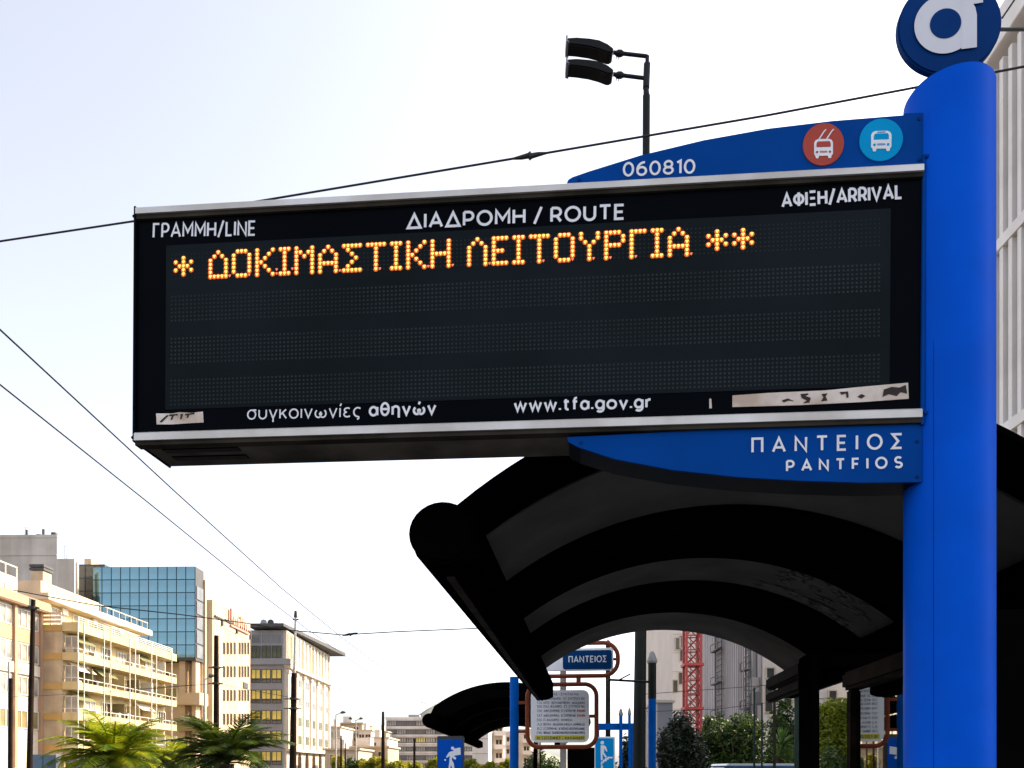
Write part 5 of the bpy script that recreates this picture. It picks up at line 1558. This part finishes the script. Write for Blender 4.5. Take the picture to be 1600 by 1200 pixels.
# corrugated shed with ladders
Dh0 = fac(1215, 1000, 14.0)[0]
Hs = Thing('corrugated_building', 'white corrugated metal building with wall ladders, under the shelter arch', 'building', (14, 45, 0), TH2)
Dq0, Dq1 = fac(1190, 1000, 14.0)[0], fac(1098, 1000, 14.0)[0]
mb = MB()
n = int((Dq1 - Dq0) / .55)
pts = []
for i in range(n + 1):
    y = Dq0 + (Dq1 - Dq0) * i / n
    pts += [(14.0, y), (14.0, y + (Dq1 - Dq0) / n * .62), (13.9, y + (Dq1 - Dq0) / n * .66), (13.9, y + (Dq1 - Dq0) / n * .96)]
z0_, z1_ = 0, 16
for i in range(len(pts) - 1):
    (a, b), (c, d) = pts[i], pts[i + 1]
    mb.add([(a, b, 0), (c, d, 0), (c, d, 16), (a, b, 16)], [(0, 1, 2, 3)])
Hs.part('cladding', mb, 'metal_wall')
Hs.part('wall', MB().box(14.05, 30, Dq0, Dq1, 0, 15.9), 'metal_wall')
Hs.part('eave', MB().box(13.7, 30, Dq0 - .1, Dq1 + .2, 16, 16.6), 'pale_panel')
ylad = fac(1124, 1000, 13.85)[0]
def ladder(u, wd_):
    y = fac(u, 1000, 13.8)[0]
    b = MB()
    for s_ in (-wd_, wd_):
        b.tube([(13.75, y + s_, 1.5), (13.75, y + s_, 15.5)], .05, 6)
    k = 2.0
    while k < 15.4:
        b.tube([(13.75, y - wd_, k), (13.75, y + wd_, k)], .035, 5)
        k += .42
    lad = Hs.part('ladder', b, 'ladder_grey')
    k = 3.0
    while k < 15:
        Hs.part('ladder_landing', MB().box(13.4, 13.75, y - wd_ * 1.2, y + wd_ * 1.2, k, k + .09).box(13.4, 13.44, y - wd_ * 1.2, y + wd_ * 1.2, k + .5, k + .56).box(13.4, 13.44, y - wd_ * 1.2, y - wd_ * 1.2 + .06, k + .09, k + .5).box(13.4, 13.44, y + wd_ * 1.2 - .06, y + wd_ * 1.2, k + .09, k + .5), 'ladder_grey', lad)
        k += 2.4
ladder(1124, .9)
ladder(1170, .5)
ylad = fac(1180, 1000, 13.8)[0]
Hs.part('drain_pipe', MB().tube([(13.8, ylad, 0), (13.8, ylad, 16)], .1, 8).box(13.6, 13.95, ylad - .4, ylad + .4, 6.3, 7.2), 'scaff_grey', smooth=True)
pb = Thing('panelled_building', 'cream panelled building with dark slots, behind the red crane mast', 'building', (10, 84, 0), TH2)
Dpa = 78.0
(x0_, _), (x1_, _) = lp(1051, 1000, Dpa, TH2), lp(1100, 1000, Dpa, TH2)
pb.part('wall', MB().box(x0_, x1_ + 6, Dpa, Dpa + 20, 0, 19), 'pale_panel')
for j in range(9):
    pb.part('panel_joint', MB().box(x0_ - .01, x1_ + 6, Dpa - .025, Dpa, 2 + j * 1.9, 2.07 + j * 1.9), 'shutter')
for u, v in ((1066, 1003), (1066, 1024), (1064, 1060), (1055, 1072), (1059, 1006)):
    x_, z_ = lp(u, v, Dpa, TH2)
    pb.window((x_, Dpa, z_), .6, 1.3, 'front', 'shutter', 'dark_glass', 0, .08)
rb_ = Thing('white_side_building', 'white plastered wall with tall dark windows, beside the shelter rail', 'building', (16, 30, 0), TH2)
Dr = 30.0
(x0_, _), (x1_, _) = lp(1193, 1000, Dr, TH2), lp(1460, 1000, Dr, TH2)
rb_.part('wall', MB().loft([[(a, b, z) for a, b in ((x0_, Dr), (14.4, Dr), (17.5, Dr + 8), (x0_ * (Dr + 8) / Dr + .6, Dr + 8))] for z in (0, 7.2)]), 'pale_panel')
for u, v, h in ((1203, 1052, .5), (1200.5, 1092, 1.2), (1230, 1085, 1.2), (1300, 1100, 1.2)):
    x_, z_ = lp(u, v, Dr, TH2)
    rb_.window((x_, Dr, z_), .36, h * .9, 'front', 'shutter', 'dark_glass', 0, .04)
wb = Thing('grey_hut', 'small grey flat roofed block behind the dark oleander bush', 'building', (9, 60, 0), TH2)
(x0_, z_), (x1_, _) = lp(1027, 1098, 60, TH2), lp(1051, 1098, 60, TH2)
wb.part('wall', MB().box(x0_, x1_, 60, 68, 0, z_), 'grey_panel')
wb.part('roof', MB().box(x0_ - .15, x1_ + .15, 59.8, 68.2, z_, z_ + .2), 'white_wall')

# red crane mast
Dc = 48.0
cx_, _ = lp(1081.5, 1000, Dc, TH2)
cr = Thing('crane_mast', 'red lattice tower crane mast rising behind the trees', 'crane', (cx_, Dc, 0), TH2)
w_ = .44
legs = MB()
for sx_ in (-w_, w_):
    for sy_ in (-w_, w_):
        cr.part('leg', MB().box(cx_ + sx_ - .07, cx_ + sx_ + .07, Dc + sy_ - .07, Dc + sy_ + .07, 0, 13), 'crane_red')
lat = MB()
k = 0.0
while k < 12.6:
    for f_ in ((-1, -1, 1, -1), (-1, 1, 1, 1), (-1, -1, -1, 1), (1, -1, 1, 1)):
        a_ = (cx_ + f_[0] * w_, Dc + f_[1] * w_)
        b_2 = (cx_ + f_[2] * w_, Dc + f_[3] * w_)
        lat.tube([(*a_, k), (*b_2, k + .9)], .035, 5)
        lat.tube([(*b_2, k), (*a_, k + .9)], .035, 5)
        lat.tube([(*a_, k), (*b_2, k)], .04, 5)
    k += .9
cr.part('lattice', lat, 'crane_red')
for z_ in (2.7, 5.4, 8.1, 10.8):
    cr.part('joint_collar', MB().box(cx_ - .6, cx_ + .6, Dc - .6, Dc + .6, z_ - .08, z_ + .08), 'crane_red')
cr.part('ladder', MB().box(cx_ - .12, cx_ - .08, Dc - .1, Dc - .06, 0, 10).box(cx_ + .2, cx_ + .24, Dc - .1, Dc - .06, 0, 10), 'ladder_grey')

# scaffold frame in front of the corrugated wall
Dsf = 36.0
sx_, _ = lp(1168, 1000, Dsf, TH2)
sf = Thing('scaffold_tower', 'grey lattice scaffold tower against the corrugated wall', 'scaffold', (sx_, Dsf, 0), TH2)
for dx in (-.18, .18):
    sf.part('upright', MB().tube([(sx_ + dx, Dsf, 0), (sx_ + dx, Dsf, 7.6)], .03, 6), 'scaff_grey')
bb = MB()
k = .3
while k < 7.5:
    bb.tube([(sx_ - .18, Dsf, k), (sx_ + .18, Dsf, k)], .02, 5)
    bb.tube([(sx_ - .18, Dsf, k), (sx_ + .18, Dsf, k + .5)], .014, 5)
    k += .5
sf.part('rungs', bb, 'scaff_grey')
sf.part('work_light', MB().box(sx_ + .25, sx_ + .6, Dsf - .1, Dsf + .1, 4.6, 5.2).tube([(sx_ + .18, Dsf, 5.3), (sx_ + .7, Dsf, 5.6)], .03, 5), 'scaff_grey')

# parked van
Dv = 18.5
(x0_, z_), (x1_, _) = lp(1116, 1193, Dv, TH2), lp(1335, 1193, Dv, TH2)
vn = Thing('parked_van', 'blue van with white roof parked in front of the hedge', 'van', ((x0_ + x1_) / 2, Dv, 0), TH2)
zg = .14
pr2 = [(x0_, zg + .35), (x0_, zg + .95), (x0_ + .12, z_ - .22), (x0_ + .3, z_ - .06), (x1_ - .9, z_ - .06), (x1_ - .35, zg + 1.0), (x1_, zg + .85), (x1_, zg + .35)]
bdv = vn.part('body', MB().prism_xz(pr2, Dv, Dv + 1.7), 'van_blue', bevel=.05)
vn.part('roof', MB().prism_xz([(x0_ + .28, z_ - .058), (x0_ + .34, z_), (x1_ - 1.0, z_), (x1_ - .92, z_ - .058)], Dv + .02, Dv + 1.68), 'van_white', bevel=.015)
vn.part('window', MB().prism_xz([(x0_ + .35, zg + 1.0), (x0_ + .45, z_ - .2), (x0_ + 1.3, z_ - .2), (x0_ + 1.3, zg + 1.0)], Dv - .006, Dv + .0), 'dark_glass')
vn.part('window', MB().prism_xz([(x0_ + 1.4, zg + 1.0), (x0_ + 1.4, z_ - .2), (x1_ - 1.0, z_ - .2), (x1_ - .55, zg + 1.0)], Dv - .006, Dv + .0), 'dark_glass')
for xw in (x0_ + .65, x1_ - .65):
    n = 20
    wl = vn.part('wheel', MB().loft([[(xw + .32 * math.cos(2 * math.pi * i / n), yy_, zg + .31 + .32 * math.sin(2 * math.pi * i / n)) for i in range(n)] for yy_ in (Dv - .02, Dv + .2)]), 'rubber', smooth=True)
    vn.part('rim', MB().loft([[(xw + .2 * math.cos(2 * math.pi * i / n), yy_, zg + .31 + .2 * math.sin(2 * math.pi * i / n)) for i in range(n)] for yy_ in (Dv - .03, Dv - .021)]), 'grey_post', wl)
vn.part('headlight', MB().box(x1_ - .06, x1_ + .01, Dv + .1, Dv + .4, zg + .62, zg + .8), 'metro_white', bdv)

# blue double board near the left palms
Dbb = 26.0
(x0_, z_), (x1_, _) = lp(47, 1179, Dbb, TH2), lp(96, 1179, Dbb, TH2)
bk = Thing('notice_board', 'dull blue two panel board with white torn edge, below the ochre building', 'notice board', ((x0_ + x1_) / 2, Dbb, 0), TH2)
xm = (x0_ + lp(87, 1179, Dbb, TH2)[0]) / 2
xe = lp(87, 1179, Dbb, TH2)[0]
bk.part('panel', MB().box(x0_, xm - .01, Dbb, Dbb + .08, .5, z_), 'board_panel', bevel=.01)
bk.part('panel', MB().box(xm + .01, xe, Dbb, Dbb + .08, .5, z_ - .02), 'board_panel', bevel=.01)
bk.part('torn_sheet', MB().prism_xz([(xe, z_ + .03), (x1_, z_ + .01), (x1_ - .05, z_ - .1), (x1_ - .02, z_ - .2), (x1_ - .15, z_ - .45), (xe, z_ - .6)], Dbb + .01, Dbb + .02), 'board_white')
for xx in (x0_ + .15, xe - .15):
    bk.part('leg', MB().box(xx - .03, xx + .03, Dbb + .02, Dbb + .06, 0, .5), 'dark_grey')

# ================================================================== VEGETATION
def crown_mesh(rng, n, rad, clumps, leaf, squash=1.0):
    mb = MB()
    cs_ = []
    for i in range(clumps):
        d = Vector((rng.gauss(0, 1), rng.gauss(0, 1), rng.gauss(0, 1))).normalized() * (rng.random() ** .4)
        cs_.append(Vector((d.x * rad[0] * .78, d.y * rad[1] * .78, d.z * rad[2] * .78)))
    for i in range(n):
        c = rng.choice(cs_)
        d = Vector((rng.gauss(0, 1), rng.gauss(0, 1), rng.gauss(0, 1))).normalized() * (rng.random() ** .45)
        k = .36
        p = c + Vector((d.x * rad[0] * k, d.y * rad[1] * k, d.z * rad[2] * k))
        ax = Vector((rng.gauss(0, 1), rng.gauss(0, 1), rng.gauss(0, .7))).normalized()
        bx = ax.cross(Vector((rng.gauss(0, 1), rng.gauss(0, 1), rng.gauss(0, 1)))).normalized()
        L = leaf * rng.uniform(.6, 1.3)
        w = L * .42
        mb.add([p - ax * L, p + bx * w, p + ax * L, p - bx * w], [(0, 1, 2, 3)])
    return mb
def tree(name, label, u, vt, D, half_px, m, n, leaf, zlow=None, cat='tree', th=0.0, clumps=26, seed=1, group=None):
    rng = random.Random(seed)
    x_, zt_ = lp(u, vt, D, 0)
    rx = half_px / 1200 * D
    zlow = .5 if zlow is None else zlow
    rz = (zt_ - zlow) / 2
    zc_ = zlow + rz
    T = Thing(name, label, cat, (x_, D, 0.1), 0, group)
    cm = crown_mesh(rng, n, (rx, rx, rz), clumps, leaf).mapped(lambda a, b, c: (a + x_, b + D, c + zc_))
    T.part('crown', cm, m)
    tr = MB()
    tr.tube([(x_, D, 0.05), (x_ + .03 * rx, D, zlow + rz * .5), (x_, D, zc_)], [max(.05, rx * .1), max(.04, rx * .07), .02], 8)
    for k in range(5):
        t = k * 1.26 + rng.random()
        tr.tube([(x_, D, zlow + rz * .35), (x_ + rx * .3 * math.cos(t), D + rx * .3 * math.sin(t), zc_), (x_ + rx * .55 * math.cos(t), D + rx * .55 * math.sin(t), zc_ + rz * .4)], [max(.03, rx * .05), .03, .012], 6)
    T.part('trunk', tr, 'bark')
    return T
tree('oleander_bush', 'dense dark rounded bush right of the blue finial post', 1064, 1110, 17, 46, 'leaf_dark', 15000, .055, cat='bush', seed=3, clumps=60)
tree('hedge_tree', 'mid green tree below the ladder of the corrugated wall', 1152, 1108, 24, 52, 'leaf_mid', 13000, .075, seed=4, clumps=40)
tree('hedge_tree', 'small dark green tree left of the slim dark post', 1110, 1120, 25, 34, 'leaf_mid', 8000, .075, seed=5)
tree('hedge_tree', 'bright green tree behind the yucca, under the shelter rail', 1236, 1086, 23, 44, 'leaf_mid', 12000, .072, seed=6, clumps=36)
tree('hedge_tree', 'sunlit yellow green tree seen between shelter column and glass', 1306, 1086, 16, 50, 'leaf_yellow', 12000, .055, zlow=1.5, seed=7, clumps=36)
tree('hedge_bush', 'dark green bush under the sunlit tree beside the column', 1310, 1152, 14, 50, 'leaf_mid', 9000, .05, zlow=.2, seed=8, cat='bush', clumps=36)
tree('hedge_bush', 'dark bush behind the foot of the route board', 848, 1166, 24, 36, 'leaf_mid', 8000, .06, zlow=.2, seed=9, cat='bush')
tree('hedge_bush', 'dark bush behind the cyan stairs sign and lamp pole', 985, 1140, 18, 28, 'leaf_dark', 6000, .06, zlow=.2, seed=10, cat='bush')
far = [(528, 1180, 120, 14, 'sunlit yellow shrub by the foot of the slim street lamp'), (556, 1184, 110, 20, 'dark olive shrub below the far houses'), (582, 1177, 100, 24, 'bright yellow shrub left of the dark pole'), (618, 1181, 100, 20, 'bright yellow shrub right of the dark pole'), (648, 1188, 110, 18, 'low yellow shrub below the strip window office'), (676, 1181, 90, 14, 'green yellow shrub left of the blue advert'), (738, 1181, 80, 20, 'yellow shrub right of the blue advert'), (772, 1189, 80, 20, 'low yellow shrub under the white apartment tower'), (790, 1184, 95, 12, 'small yellow shrub left of the thin blue post')]
for k, (u, v, D, hp_, lab) in enumerate(far):
    tree('street_shrub', lab, u, v, D, hp_, 'leaf_mid' if k == 1 else 'leaf_far', 3500, .22, zlow=.2, cat='shrub', seed=30 + k, clumps=18)

def palm(u, vc, D, span_px, label, m, seed, nf=46, droop=.8):
    rng = random.Random(seed)
    x_, zc_ = lp(u, vc, D, 0)
    L = span_px / 2 / 1200 * D
    T = Thing('palm_tree', label, 'palm tree', (x_, D, .1), 0, 'palms on the median')
    mb = MB()
    for k in range(nf):
        az = k * 2.39996 + rng.uniform(-.2, .2)
        el = R(rng.uniform(2, 78))
        ln = L * rng.uniform(.85, 1.15)
        pts = []
        p = Vector((x_, D, zc_))
        a = el
        seg = 9
        for i in range(seg + 1):
            pts.append(p.copy())
            d = Vector((math.cos(az) * math.cos(a), math.sin(az) * math.cos(a), math.sin(a)))
            p = p + d * (ln * 1.18 / seg)
            a -= R(rng.uniform(9, 14)) * droop * (0.7 + .05 * i)
        mb.tube(pts, [.03 * (1 - i / (seg + 1)) + .006 for i in range(seg + 1)], 5)
        side = Vector((-math.sin(az), math.cos(az), 0))
        for i in range(1, seg):
            for q_ in range(7):
                t = q_ / 7
                b = pts[i].lerp(pts[i + 1], t)
                f = (i + t) / seg
                ll = ln * .30 * math.sin(math.pi * min(.97, .12 + f * .86)) + .05
                dirn = (pts[i + 1] - pts[i]).normalized()
                for s_ in (-1, 1):
                    tip = b + side * (s_ * ll * .8) + dirn * ll * .62 + Vector((0, 0, -ll * rng.uniform(.02, .30)))
                    w = dirn * .017 * D / 28
                    mid = b.lerp(tip, .5) + Vector((0, 0, .04 * ll))
                    mb.add([b - w, b + w, mid + w * .9, tip, mid - w * .9], [(0, 1, 2, 3, 4)])
    T.part('fronds', mb, m)
    tk = MB()
    rings = []
    n = 14
    k = 0
    z = .1
    while z < zc_ - .02:
        rr_ = .24 + (.03 if k % 2 else 0)
        rings.append([(x_ + rr_ * math.cos(2 * math.pi * i / n), D + rr_ * math.sin(2 * math.pi * i / n), z) for i in range(n)])
        z += .09
        k += 1
    tk.loft(rings)
    T.part('trunk', tk, 'bark')
    return T
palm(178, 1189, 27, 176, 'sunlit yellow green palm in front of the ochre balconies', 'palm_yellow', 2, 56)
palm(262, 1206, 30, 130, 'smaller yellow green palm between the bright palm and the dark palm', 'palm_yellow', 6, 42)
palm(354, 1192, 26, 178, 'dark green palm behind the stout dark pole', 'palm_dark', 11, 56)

# yucca under the arch
Dy = 21.0
x_, zc_ = lp(1222, 1163, Dy, 0)
yc_ = Thing('yucca_plant', 'spiky green yucca below the shelter rail', 'plant', (x_, Dy, .1), 0)
rng = random.Random(4)
for (du, dv, s_) in ((0, 0, 1), (-6, 20, .9), (10, 22, .8)):
    xx, zz = lp(1222 + du, 1163 + dv, Dy, 0)
    mb = MB()
    for k in range(70):
        az = rng.random() * 6.283
        el = R(rng.uniform(-20, 85))
        ln = .52 * s_ * rng.uniform(.8, 1.1)
        d = Vector((math.cos(az) * math.cos(el), math.sin(az) * math.cos(el), math.sin(el)))
        sd_ = d.cross(Vector((0, 0, 1))).normalized() * .022
        b = Vector((xx, Dy, zz))
        mb.add([b - sd_, b + sd_, b + d * ln * .6 + sd_ * 1.1 + Vector((0, 0, -.01)), b + d * ln + Vector((0, 0, -.04)), b + d * ln * .6 - sd_ * 1.1 + Vector((0, 0, -.01))], [(0, 1, 2, 3, 4)])
    yc_.part('leaf_rosette', mb, 'yucca_leaf')
    yc_.part('stem', MB().tube([(xx, Dy, .1), (xx, Dy, zz)], .05, 8), 'bark')
